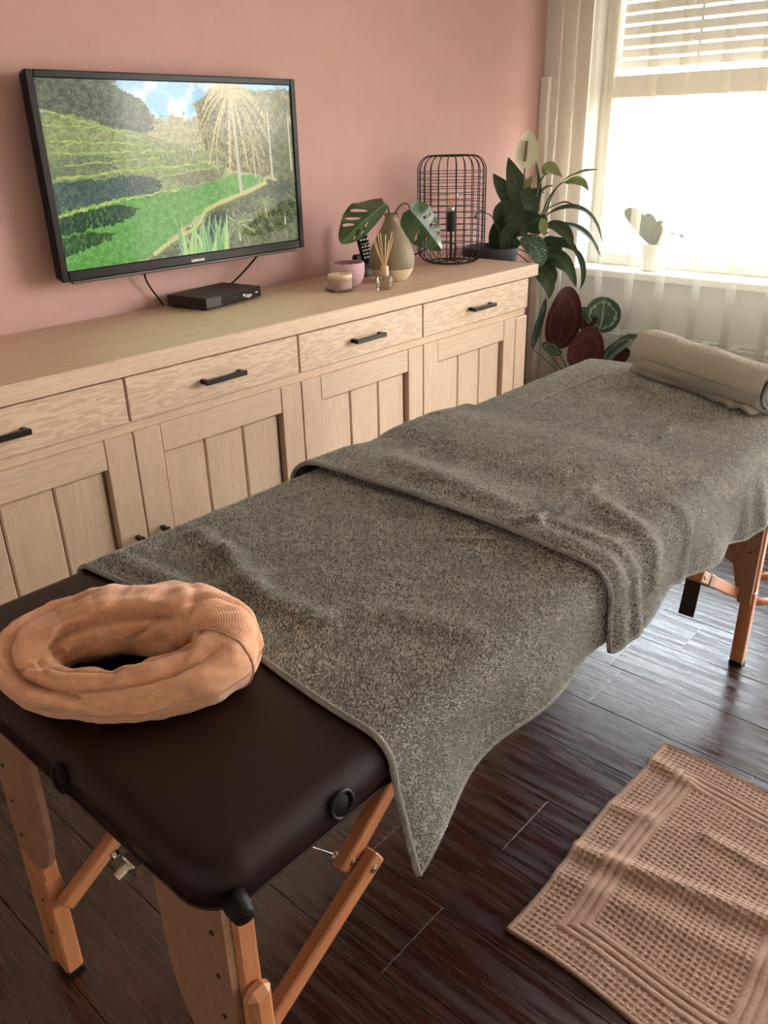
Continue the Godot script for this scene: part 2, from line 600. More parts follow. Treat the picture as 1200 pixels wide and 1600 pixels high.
# ---------------------------------------------------------------- scene
func _ready() -> void:
	rng.seed = 20240
	var cam := Camera3D.new()
	cam.name = "camera"
	add_child(cam)
	cam.projection = Camera3D.PROJECTION_PERSPECTIVE
	cam.keep_aspect = Camera3D.KEEP_HEIGHT
	cam.fov = 64.058
	cam.near = 0.05
	cam.far = 200.0
	cam.transform = Transform3D(Basis(Vector3(0.66316, -0.02151, 0.74817), Vector3(0.32696, 0.90750, -0.26371), Vector3(-0.67329, 0.41951, 0.60885)), Vector3(-2.7721, 1.3812, 1.7793))
	cam.current = true

	var env := Environment.new()
	env.background_mode = Environment.BG_SKY
	var sky_mat := ProceduralSkyMaterial.new()
	sky_mat.sky_top_color = Color(0.70, 0.79, 0.87)
	sky_mat.sky_horizon_color = Color(1.0, 0.97, 0.92)
	sky_mat.sky_curve = 0.3
	sky_mat.ground_horizon_color = Color(0.70, 0.67, 0.62)
	sky_mat.ground_bottom_color = Color(0.50, 0.47, 0.42)
	sky_mat.ground_curve = 0.1
	var sky := Sky.new()
	sky.sky_material = sky_mat
	env.sky = sky
	env.background_energy_multiplier = 9.0
	env.tonemap_mode = Environment.TONE_MAPPER_LINEAR
	env.tonemap_exposure = 3.4
	env.sdfgi_enabled = true
	env.ssao_enabled = true
	env.ssil_enabled = true
	var we := WorldEnvironment.new()
	we.name = "world_environment"
	we.environment = env
	add_child(we)

	make_materials()
	build_room()
	build_window()
	build_curtain()
	build_sideboard()
	build_table()
	build_television()
	build_towels()
	build_ornaments()
	build_cage_lamp()
	build_plants()
	build_mat()

# ---------------------------------------------------------------- the room
func build_room() -> void:
	var b := MB.new()
	b.box(Vector3((ROOM_L + WIN_X + 0.25) / 2, ROOM_H / 2, WALL_Z - 0.1), Vector3(WIN_X + 0.25 - ROOM_L + 0.2, ROOM_H + 0.4, 0.2), 0.0)
	structure(part(self, "wall_back", b, M.pink), "pink painted wall behind the television and the sideboard", "wall")
	# window wall with two openings
	b = MB.new()
	var t := 0.25
	var xc := WIN_X + t / 2
	var lim := [WALL_Z, -0.28, 0.92, 1.3, 3.6, ROOM_F]
	for k in [0, 2, 4]:
		b.box(Vector3(xc, ROOM_H / 2, (lim[k] + lim[k + 1]) / 2), Vector3(t, ROOM_H, lim[k + 1] - lim[k]), 0.0)
	b.box(Vector3(xc, 0.37, 0.32), Vector3(t, 0.74, 1.2), 0.0)
	b.box(Vector3(xc, 2.4, 0.32), Vector3(t, 0.2, 1.2), 0.0)
	b.box(Vector3(xc, 2.4, 2.45), Vector3(t, 0.2, 2.3), 0.0)
	b.box(Vector3(xc, 0.03, 2.45), Vector3(t, 0.06, 2.3), 0.0)
	structure(part(self, "wall_right", b, M.white_wall), "off-white wall around the curtained window", "wall")
	b = MB.new()
	b.box(Vector3(ROOM_L - 0.1, ROOM_H / 2, (WALL_Z + ROOM_F) / 2), Vector3(0.2, ROOM_H + 0.4, ROOM_F - WALL_Z + 0.4), 0.0)
	structure(part(self, "wall_left", b, M.white_wall), "off-white wall at the far end of the room from the window", "wall")
	b = MB.new()
	b.box(Vector3((ROOM_L + WIN_X + 0.25) / 2, ROOM_H / 2, ROOM_F + 0.1), Vector3(WIN_X + 0.25 - ROOM_L + 0.2, ROOM_H + 0.4, 0.2), 0.0)
	structure(part(self, "wall_front", b, M.white_wall), "off-white wall opposite the pink wall", "wall")
	b = MB.new()
	b.box(Vector3((ROOM_L + WIN_X + 0.25) / 2, ROOM_H + 0.1, (WALL_Z + ROOM_F) / 2), Vector3(WIN_X + 0.25 - ROOM_L + 0.2, 0.2, ROOM_F - WALL_Z + 0.2), 0.0)
	structure(part(self, "ceiling", b, M.ceiling), "plain white ceiling of the room", "ceiling")
	# corner casing beside the window, up to shutter height
	b = MB.new()
	b.box(Vector3(WIN_X - 0.016, 0.803, WALL_Z + 0.0235), Vector3(0.03, 1.604, 0.045), 0.003)
	structure(part(self, "trim_1", b, M.white_paint), "narrow white casing in the corner beside the curtain", "trim")
	# floor: slab with planks running away from the pink wall
	var fl := holder(self, "floor")
	structure(fl, "dark brown wooden plank floor with fine grain", "floor")
	b = MB.new()
	b.box(Vector3((ROOM_L + WIN_X) / 2, -0.075, (WALL_Z + ROOM_F) / 2), Vector3(WIN_X - ROOM_L + 0.5, 0.126, ROOM_F - WALL_Z + 0.4), 0.0)
	part(fl, "slab", b, M.subfloor)
	var length := 1.22
	for i in range(-22, 10):
		var x0 := maxf(-0.738 + i * BOARD, ROOM_L)
		var x1 := minf(-0.738 + (i + 1) * BOARD, WIN_X)
		if x1 - x0 < 0.01:
			continue
		var seam := rng.randf_range(0.0, length)
		if i == -1:
			seam = 0.957
		elif i == -5:
			seam = 1.101
		elif i == -7:
			seam = 1.093
		var z := seam - length * 2.0
		while z < ROOM_F:
			var a := maxf(z, WALL_Z)
			var e := minf(z + length, ROOM_F)
			if e - a > 0.02:
				b = MB.new()
				b.box(Vector3((x0 + x1) / 2, -0.006, (a + e) / 2), Vector3(x1 - x0 - 0.0016, 0.012, e - a - 0.0010), 0.0007, 2, Basis.IDENTITY, Vector2(rng.randf(), rng.randf() * 3.0))
				part(fl, "plank", b, M.plank)
			z += length

func build_window() -> void:
	var fx := WIN_X + 0.16
	for wi in 2:
		var z0 := -0.28 if wi == 0 else 1.3
		var z1 := 0.92 if wi == 0 else 3.6  # second window is out of view, added and sized for its daylight
		var y0 := 0.775 if wi == 0 else 0.06
		var y1 := 2.3
		var o := holder(self, "window_%d" % (wi + 1))
		structure(o, "white framed window behind the sheer curtain" if wi == 0 else "unseen tall white framed window further along the wall, added to light the sideboard and towels", "window")
		var b := MB.new()
		var f := 0.055
		b.box(Vector3(fx, (y0 + y1) / 2, z0 + f / 2), Vector3(0.07, y1 - y0, f), 0.004, 1)
		b.box(Vector3(fx, (y0 + y1) / 2, z1 - f / 2), Vector3(0.07, y1 - y0, f), 0.004, 1)
		b.box(Vector3(fx, y0 + f / 2, (z0 + z1) / 2), Vector3(0.068, f, z1 - z0 - 2 * f), 0.004)
		b.box(Vector3(fx, y1 - f / 2, (z0 + z1) / 2), Vector3(0.068, f, z1 - z0 - 2 * f), 0.004)
		part(o, "frame", b, M.white_paint)
		b = MB.new()
		var ty := 1.55 if wi == 0 else 1.2
		if wi == 0:
			b.box(Vector3(fx, ty, (z0 + z1) / 2), Vector3(0.06, 0.09, z1 - z0 - 2 * f), 0.004)
		else:
			b.box(Vector3(fx, (y0 + y1) / 2, (z0 + z1) / 2), Vector3(0.06, y1 - y0 - 2 * f, 0.08), 0.004)
		part(o, "transom" if wi == 0 else "mullion", b, M.white_paint)
		for k in 2:
			b = MB.new()
			if wi == 0:
				var a0 := y0 + f if k == 0 else ty + 0.045
				var a1 := ty - 0.045 if k == 0 else y1 - f
				b.box(Vector3(fx, (a0 + a1) / 2, (z0 + z1) / 2), Vector3(0.006, a1 - a0, z1 - z0 - 2 * f), 0.0)
			else:
				var m := (z0 + z1) / 2
				var c0 := z0 + f if k == 0 else m + 0.04
				var c1 := m - 0.04 if k == 0 else z1 - f
				b.box(Vector3(fx, (y0 + y1) / 2, (c0 + c1) / 2), Vector3(0.006, y1 - y0 - 2 * f, c1 - c0), 0.0)
			part(o, "pane", b, M.pane)
		if wi == 0:
			b = MB.new()
			b.box(Vector3(1.005, 0.7575, 0.32), Vector3(0.23, 0.035, 1.3), 0.005)
			part(o, "sill", b, M.white_paint)
	# roller shutter, half way down outside the first window
	var sh := thing("roller_shutter", "grey slatted shutter lowered half way outside the window", "shutter")
	var y := 1.628
	while y < 2.3:
		var b := MB.new()
		b.box(Vector3(1.215, y + 0.018, 0.32), Vector3(0.012, 0.036, 1.20), 0.004)
		part(sh, "slat", b, M.slat)
		y += 0.0455
	for z in [-0.3, 0.94]:
		var b := MB.new()
		b.box(Vector3(1.215, 1.53, z), Vector3(0.03, 1.56, 0.04), 0.003)
		part(sh, "guide_rail", b, M.white_paint)
	for z in [0.1, 0.55]:
		var b := MB.new()
		b.box(Vector3(1.207, 1.96, z), Vector3(0.003, 0.70, 0.012), 0.0)
		part(sh, "hanger", b, M.slat)
	# radiator under the window
	var r := thing("radiator", "white panel radiator with slotted top under the window behind the curtain", "radiator")
	var b2 := MB.new()
	for x in [0.845, 0.925]:
		b2 = MB.new()
		b2.box(Vector3(x, 0.29, 0.42), Vector3(0.012, 0.38, 1.1), 0.004)
		part(r, "panel", b2, M.radiator)
	for z in [-0.124, 0.964]:
		b2 = MB.new()
		b2.box(Vector3(0.885, 0.29, z), Vector3(0.068, 0.38, 0.010), 0.003)
		part(r, "end_plate", b2, M.radiator)
	for s in [-1.0, 1.0]:
		b2 = MB.new()
		b2.box(Vector3(0.885 + s * 0.039, 0.49, 0.42), Vector3(0.014, 0.02, 1.1), 0.003)
		part(r, "top_rail", b2, M.radiator)
	for k in 9:
		b2 = MB.new()
		b2.box(Vector3(0.885, 0.49, -0.12 + k * 0.135), Vector3(0.064, 0.016, 0.03), 0.003)
		part(r, "top_bar", b2, M.radiator)
	for z in [0.0, 0.84]:
		b2 = MB.new()
		b2.box(Vector3(0.885, 0.05, z), Vector3(0.05, 0.10, 0.03), 0.004)
		part(r, "foot", b2, M.radiator)

func build_curtain() -> void:
	var cols := 640
	var rows := 14
	var z0 := -0.36
	var z1 := 1.26
	var p := PackedVector3Array()
	var t := PackedVector2Array()
	var n1 := noise(1.0, 7, 2)
	var ph := PackedFloat32Array()
	var acc := 0.0
	for c in cols:
		acc += (z1 - z0) / (cols - 1) / (lerpf(0.07, 0.15, smoothstep(30.0, 130.0, c)) + 0.04 * n1.get_noise_1d(c * 0.012)) * TAU
		ph.push_back(acc)
	for r in rows:
		var y := 0.02 + (2.42 - 0.02) * r / (rows - 1)
		for c in cols:
			var z := z0 + (z1 - z0) * c / (cols - 1)
			var amp := lerpf(0.030, 0.050, smoothstep(-0.3, 0.0, z)) + 0.012 * n1.get_noise_2d(z * 2.5, 5.0)
			var w := sin(ph[c]) + 0.28 * sin(2.0 * ph[c] + 0.8)
			var drift := n1.get_noise_2d(z * 3.0, y * 0.35 + 9.0)
			p.push_back(Vector3(0.758 + amp * w + 0.012 * drift, y, z + lerpf(0.014, 0.050, smoothstep(-0.28, 0.0, z)) * cos(ph[c] + 0.3) + 0.02 * drift))
			t.push_back(Vector2(z, y))
	var b := MB.new()
	b.grid(p, t, rows, cols)
	var o := thing("sheer_curtain", "long cream sheer curtain hanging in folds before the window", "curtain")
	part(o, "cloth", b, M.sheer)
	b = MB.new()
	b.box(Vector3(0.775, 2.46, 0.5), Vector3(0.03, 0.08, 1.9), 0.004)
	part(o, "rail", b, M.white_paint)

# ---------------------------------------------------------------- sideboard
func bar_handle(parent: Node, c: Vector3, along: Vector3, length: float) -> void:
	var b := MB.new()
	var s := Vector3(0.014, 0.014, 0.010) + along * (length - 0.014)
	b.box(c + Vector3(0, 0, 0.027), s, 0.002)
	for k in [-1.0, 1.0]:
		b.box(c + along * (length * 0.5 - 0.008) * k + Vector3(0, 0, 0.012), Vector3(0.012, 0.012, 0.024), 0.001)
	part(parent, "handle", b, M.handle)

func build_sideboard() -> void:
	var sb := thing("sideboard", "long light oak sideboard with four drawers and four panelled doors", "sideboard")
	var back := WALL_Z + 0.006
	var b := MB.new()
	b.box(Vector3(-1.16, 0.8765, (back + 0.0) / 2), Vector3(2.616, 0.045, -back), 0.003, 0, Basis.IDENTITY, Vector2(0.1, 0.3))
	part(sb, "top", b, M.oak)
	b = MB.new()
	b.box(Vector3(-1.16, 0.47, (back - 0.034) / 2), Vector3(2.48, 0.768, -0.034 - back), 0.002, 1)
	part(sb, "carcass", b, M.oak)
	b = MB.new()
	b.box(Vector3(-1.16, 0.045, -0.26), Vector3(2.44, 0.09, 0.42), 0.002, 0)
	part(sb, "plinth", b, M.oak)
	b = MB.new()
	b.box(Vector3(-1.16, 0.725, -0.024), Vector3(2.484, 0.034, 0.022), 0.002, 0, Basis.IDENTITY, Vector2(0.4, 0.1))
	part(sb, "rail", b, M.oak)
	b = MB.new()
	b.box(Vector3(-1.16, 0.0975, -0.022), Vector3(2.32, 0.025, 0.026), 0.002, 0)
	part(sb, "bottom_rail", b, M.oak)
	for x in [0.043, -2.363]:
		b = MB.new()
		b.box(Vector3(x, 0.396, -0.018), Vector3(0.079, 0.622, 0.034), 0.003, 1, Basis.IDENTITY, Vector2(rng.randf(), rng.randf()))
		part(sb, "post", b, M.oak)
	var edges := [[-0.58, 0.084], [-1.16, -0.58], [-1.74, -1.16], [-2.404, -1.74]]
	for e in edges:
		var d := holder(sb, "drawer")
		b = MB.new()
		b.box(Vector3((e[0] + e[1]) / 2, 0.7945, -0.0165), Vector3(e[1] - e[0] - 0.005, 0.113, 0.029), 0.0025, 0, Basis.IDENTITY, Vector2(rng.randf(), rng.randf()))
		part(d, "front", b, M.oak_figured)
		bar_handle(d, Vector3((e[0] + e[1]) / 2, 0.7935, -0.003), Vector3.RIGHT, 0.14)
	for k in 4:
		var x0 := -0.58 * (k + 1)
		var x1 := -0.58 * k
		var d := holder(sb, "door")
		var top := 0.712
		var bot := 0.112
		for s in [x0 + 0.0415, x1 - 0.0415]:
			b = MB.new()
			b.box(Vector3(s, (top + bot) / 2, -0.013), Vector3(0.079, top - bot, 0.026), 0.002, 1, Basis.IDENTITY, Vector2(rng.randf(), rng.randf()))
			part(d, "stile", b, M.oak)
		for y in [[0.636, top], [bot, bot + 0.08]]:
			b = MB.new()
			b.box(Vector3((x0 + x1) / 2, (y[0] + y[1]) / 2, -0.0135), Vector3(0.58 - 0.164, y[1] - y[0], 0.025), 0.002, 0, Basis.IDENTITY, Vector2(rng.randf(), rng.randf()))
			part(d, "cross_rail", b, M.oak)
		for j in 3:
			b = MB.new()
			var w := (0.58 - 0.164 - 0.012) / 3.0
			b.box(Vector3(x0 + 0.088 + w * (j + 0.5), (0.630 + bot + 0.08) / 2, -0.0255), Vector3(w - 0.0035, 0.630 - bot - 0.08, 0.018), 0.004, 1, Basis.IDENTITY, Vector2(rng.randf(), rng.randf()))
			part(d, "board", b, M.oak)
		var hx := x0 + 0.045 if k % 2 == 0 else x1 - 0.035
		if k % 2 == 0:
			hx = x0 + 0.043
		bar_handle(d, Vector3(hx, 0.382, 0.0), Vector3.UP, 0.116)

# ---------------------------------------------------------------- massage table
func build_table() -> void:
	var tb := thing("massage_table", "folding massage table with dark brown leather top and wooden legs", "massage table")
	var x0 := -2.472
	var x1 := -0.445
	var cx := (x0 + x1) / 2
	var cz := 0.910
	var hx := (x1 - x0) / 2
	var hz := 0.355
	var b := MB.new()
	var prof := [[0.03, 0.655], [0.012, 0.656], [0.004, 0.662]]
	for k in 11:
		var a := PI / 2 * k / 10.0
		prof.push_back([0.034 * (1.0 - cos(a)) , 0.686 + 0.034 * sin(a)])
	prof.push_back([0.06, 0.7206])
	prof.push_back([0.12, 0.7208])
	b.slab(cx, cz, hx, hz, 0.055, prof)
	part(tb, "cushion", b, M.leather)
	# piping round the lower edge
	b = MB.new()
	for e in [[0.003, 0.6635], [0.0, 0.684]]:
		var path := []
		for k in 4:
			for s in 9:
				var a := PI * 0.5 * (k + s / 8.0)
				var sx := 1.0 if k == 0 or k == 3 else -1.0
				var sz := 1.0 if k < 2 else -1.0
				path.push_back(Vector3(cx + sx * (hx - 0.055) + cos(a) * (0.0545 - e[0]), e[1], cz + sz * (hz - 0.055) + sin(a) * (0.0545 - e[0])))
		if e[1] < 0.67:
			b.tube(path, 0.0028, 6, true)
	part(tb, "piping", b, M.leather)
	# wooden frame under the cushion
	for z in [cz - 0.29, cz + 0.29]:
		b = MB.new()
		b.box(Vector3(cx, 0.632, z), Vector3(1.86, 0.046, 0.022), 0.002, 0)
		part(tb, "side_rail", b, M.beech)
	for x in [x0 + 0.07, cx, x1 - 0.07]:
		b = MB.new()
		b.box(Vector3(x, 0.632, cz), Vector3(0.022, 0.046, 0.555), 0.002, 2)
		part(tb, "cross_rail", b, M.beech)
	# legs
	for near in [true, false]:
		for s in [-1.0, 1.0]:
			var lx := -2.412 if near else -0.69
			var lz := (0.655 if s < 0 else 1.215) if near else (0.62 if s < 0 else 1.228)
			var lg := holder(tb, "leg")
			b = MB.new()
			b.box(Vector3(lx, 0.445, lz), Vector3(0.030, 0.42, 0.034), 0.005, 1, Basis.IDENTITY, Vector2(rng.randf(), 0))
			part(lg, "upper_bar", b, M.beech)
			b = MB.new()
			var out := -0.022 if near else -0.022
			b.box(Vector3(lx + out * 0.2, 0.255 if near else 0.16, lz + s * 0.028), Vector3(0.034, 0.49 if near else 0.30, 0.026), 0.009, 1, Basis.IDENTITY, Vector2(rng.randf(), 0.4))
			if near:
				part(lg, "lower_bar", b, M.beech)
			b = MB.new()
			b.box(Vector3(lx, 0.125, lz), Vector3(0.032, 0.23, 0.035), 0.004, 1, Basis.IDENTITY, Vector2(rng.randf(), 0.7))
			part(lg, "extension", b, M.beech)
			b = MB.new()
			b.box(Vector3(lx, 0.006, lz), Vector3(0.034, 0.012, 0.037), 0.003)
			part(lg, "foot", b, M.rubber)
			# gusset plate with a curved inner edge
			var o2 := PackedVector2Array()
			o2.append_array([Vector2(-0.012, 0.655), Vector2(-0.012, 0.31 if near else 0.205), Vector2(0.022, 0.31 if near else 0.205)])
			for k in 9:
				var a := k / 8.0
				o2.push_back(Vector2(0.05 + 0.072 * sin(a * PI / 2), 0.315 + (0.125 if near else 0.10) * (1.0 - cos(a * PI / 2)) + 0.02 * a))
			o2.push_back(Vector2(0.128, 0.655))
			b = MB.new()
			b.plate(o2, Vector3(lx - (0.021 if near else 0.021), 0, lz), Vector3(0, 0, -s), Vector3.UP, 0.010)
			part(lg, "gusset", b, M.ply)
			for k in 4:
				b = MB.new()
				var q := Vector3(lx - 0.026, 0.36 + k * 0.072, lz - s * 0.012)
				b.tube([q, q + Vector3(-0.0015, 0, 0)], 0.0035, 10)
				part(lg, "screw_or_hole_cap", b, M.black_metal)
			for y in [0.215, 0.135]:
				b = MB.new()
				var q := Vector3(lx, y if near else y + 0.03, lz + s * 0.018)
				if not near:
					q = Vector3(lx + 0.018, y + 0.06, lz + 0.012)
					b.tube([q, q + Vector3(0.012, 0, 0.01), q + Vector3(0.03, 0, 0.024)], [0.008, 0.011, 0.010], 10)
					part(lg, "knob", b, M.beech)
				elif s < 0:
					b.tube([q + Vector3(-0.018, -0.02, -s * 0.02), q + Vector3(-0.0195, -0.02, -s * 0.02)], 0.003, 8)
					part(lg, "screw_or_hole_cap", b, M.black_metal)  # dark caps stand in for the shaded screw holes of this leg
			if near and s > 0:
				b = MB.new()
				var q := Vector3(lx - 0.024, 0.44, lz + 0.03)
				b.tube([q, q + Vector3(-0.0015, 0, 0)], 0.004, 10)
				part(lg, "screw_or_hole_cap", b, M.black_metal)
	# folding braces
	var br := [
		[Vector3(-2.40, 0.258, 1.165), Vector3(-2.128, 0.415, 1.165)],
		[Vector3(-2.18, 0.406, 1.142), Vector3(-1.88, 0.645, 1.142)],
		[Vector3(-2.41, 0.19, 0.690), Vector3(-2.06, 0.405, 0.690)],
		[Vector3(-2.10, 0.39, 0.715), Vector3(-1.80, 0.645, 0.715)],
		[Vector3(-0.70, 0.222, 1.195), Vector3(-1.02, 0.415, 1.195)],
		[Vector3(-0.98, 0.39, 1.172), Vector3(-1.28, 0.645, 1.172)],
		[Vector3(-0.70, 0.222, 0.660), Vector3(-1.02, 0.415, 0.660)],
		[Vector3(-0.98, 0.39, 0.683), Vector3(-1.28, 0.645, 0.683)]]
	for k in br.size():
		var a: Vector3 = br[k][0]
		var e: Vector3 = br[k][1]
		var d := (e - a).normalized()
		var bs := Basis(d, Vector3(-d.y, d.x, 0), Vector3(0, 0, 1))
		b = MB.new()
		b.box((a + e) / 2, Vector3((e - a).length(), 0.030, 0.022), 0.003, 0, bs, Vector2(rng.randf(), rng.randf()))
		var p := part(tb, "brace", b, M.beech)
		b = MB.new()
		var q := e - d * 0.02 if k % 2 == 0 else a + d * 0.02
		b.tube([q + Vector3(0, 0, 0.012), q + Vector3(0, 0, 0.0135)], 0.006, 12)
		b.tube([q + Vector3(0, 0, 0.0135), q + Vector3(0, 0, 0.0145)], 0.0025, 8)
		part(p, "bolt", b, M.chrome)
	# strap hanging beside the far brace, its buckle
	b = MB.new()
	var sp := PackedVector3Array()
	var st := PackedVector2Array()
	for k in 14:
		var a := k / 13.0
		for s in [-1.0, 1.0]:
			sp.push_back(Vector3(-0.985 + 0.012 * sin(a * 3.0), 0.62 - 0.345 * a, 1.160 + s * 0.019 + 0.01 * sin(a * 2.4)))
			st.push_back(Vector2(s, a))
	b.grid(sp, st, 14, 2)
	var sp2 := PackedVector3Array()
	for q in sp:
		sp2.push_back(q + Vector3(0.002, 0, 0))
	b.grid(sp2, st, 14, 2)
	part(tb, "strap", b, M.strap)
	b = MB.new()
	b.box(Vector3(-0.95, 0.372, 1.196), Vector3(0.042, 0.034, 0.026), 0.004, 0, Basis(Vector3(0, 0, 1), -0.54))
	part(tb, "brace_block", b, M.ply)
	# eyelets on the long side and the end
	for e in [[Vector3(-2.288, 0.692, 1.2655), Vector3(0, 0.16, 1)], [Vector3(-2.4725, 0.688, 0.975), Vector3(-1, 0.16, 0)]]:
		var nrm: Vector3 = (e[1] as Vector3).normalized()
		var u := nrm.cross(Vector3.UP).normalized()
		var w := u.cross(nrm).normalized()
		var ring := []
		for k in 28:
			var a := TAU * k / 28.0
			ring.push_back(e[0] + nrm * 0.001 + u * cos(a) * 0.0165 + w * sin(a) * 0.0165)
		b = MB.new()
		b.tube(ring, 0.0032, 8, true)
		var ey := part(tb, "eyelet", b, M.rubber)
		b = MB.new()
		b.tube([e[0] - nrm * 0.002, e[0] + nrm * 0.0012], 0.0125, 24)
		part(ey, "hole_shade_disc", b, M.rubber)  # solid dark disc stands for the shade inside the eyelet
	# rubber bumper near the corner, metal latch under the end, cable of the leg truss
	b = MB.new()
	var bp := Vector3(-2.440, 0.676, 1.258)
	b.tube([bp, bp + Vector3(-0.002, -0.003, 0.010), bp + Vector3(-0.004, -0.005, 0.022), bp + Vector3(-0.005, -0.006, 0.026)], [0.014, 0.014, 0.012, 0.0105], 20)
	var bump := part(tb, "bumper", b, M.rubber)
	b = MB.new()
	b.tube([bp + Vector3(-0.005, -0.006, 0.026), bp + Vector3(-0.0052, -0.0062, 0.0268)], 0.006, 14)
	part(bump, "hole_shade_disc", b, M.rubber)  # no real opening: dark disc in place of the shaded bumper hole
	b = MB.new()
	b.box(Vector3(-2.474, 0.652, 1.122), Vector3(0.012, 0.020, 0.026), 0.002)
	b.tube([Vector3(-2.478, 0.650, 1.118), Vector3(-2.492, 0.644, 1.118)], 0.0065, 12)
	b.tube([Vector3(-2.480, 0.664, 1.106), Vector3(-2.488, 0.664, 1.106)], 0.0045, 10)
	part(tb, "latch", b, M.chrome)
	b = MB.new()
	var cp := []
	for k in 12:
		var a := k / 11.0
		cp.push_back(Vector3(-2.36, 0.60, 1.02).lerp(Vector3(-2.150, 0.392, 1.128), a))
	b.tube(cp, 0.0016, 6)
	var cab := part(tb, "cable", b, M.chrome)
	b = MB.new()
	b.tube([cp[10].lerp(cp[11], 0.0), cp[11] + Vector3(0.004, -0.004, 0.002)], 0.0052, 10)
	part(cab, "sleeve", b, M.white_ink)

# ---------------------------------------------------------------- television
func dab(px: PackedByteArray, w: int, h: int, x: float, y: float, r: float, c: Color, k := 1.0) -> void:
	for yy in range(maxi(0, int(y - r)), mini(h, int(y + r) + 1)):
		for xx in range(maxi(0, int(x - r)), mini(w, int(x + r) + 1)):
			if (xx - x) * (xx - x) + (yy - y) * (yy - y) <= r * r + 0.3:
				var o := (yy * w + xx) * 3
				px[o] = int(lerpf(px[o], c.r * 255.0, k))
				px[o + 1] = int(lerpf(px[o + 1], c.g * 255.0, k))
				px[o + 2] = int(lerpf(px[o + 2], c.b * 255.0, k))

func stroke(px: PackedByteArray, w: int, h: int, a: Vector2, b: Vector2, r0: float, r1: float, c: Color, k := 1.0) -> void:
	var steps := maxi(2, int(a.distance_to(b)))
	for i in steps + 1:
		var t := float(i) / steps
		var p := a.lerp(b, t)
		dab(px, w, h, p.x, p.y, lerpf(r0, r1, t), c, k)

func palm(px: PackedByteArray, w: int, h: int, c: Vector2, size: float, n: int, c0: Color, c1: Color, droop: float, trunk: float) -> void:
	if trunk > 0.0:
		stroke(px, w, h, c, c + Vector2(size * 0.06, trunk), size * 0.035, size * 0.045, rgb(196, 188, 160), 0.85)
	for k in n:
		var a := TAU * k / n + rng.randf_range(-0.2, 0.2)
		var d := Vector2(cos(a), sin(a) * 0.75)
		var l := size * rng.randf_range(0.75, 1.1)
		var q := c
		var col := c0.lerp(c1, rng.randf())
		for s in 12:
			var t := s / 12.0
			var q2 := q + d * l / 12.0 + Vector2(0, droop * t * l / 10.0)
			stroke(px, w, h, q, q2, size * 0.014, size * 0.014, col, 0.9)
			for side in [-1.0, 1.0]:
				var e := q2 + Vector2(-d.y * side * 0.5 + d.x * 0.4, 0.8) * l * 0.20 * (1.0 - t * 0.5)
				stroke(px, w, h, q2, e, size * 0.014, 0.5, c0.lerp(c1, rng.randf()), 0.75)
			q = q2

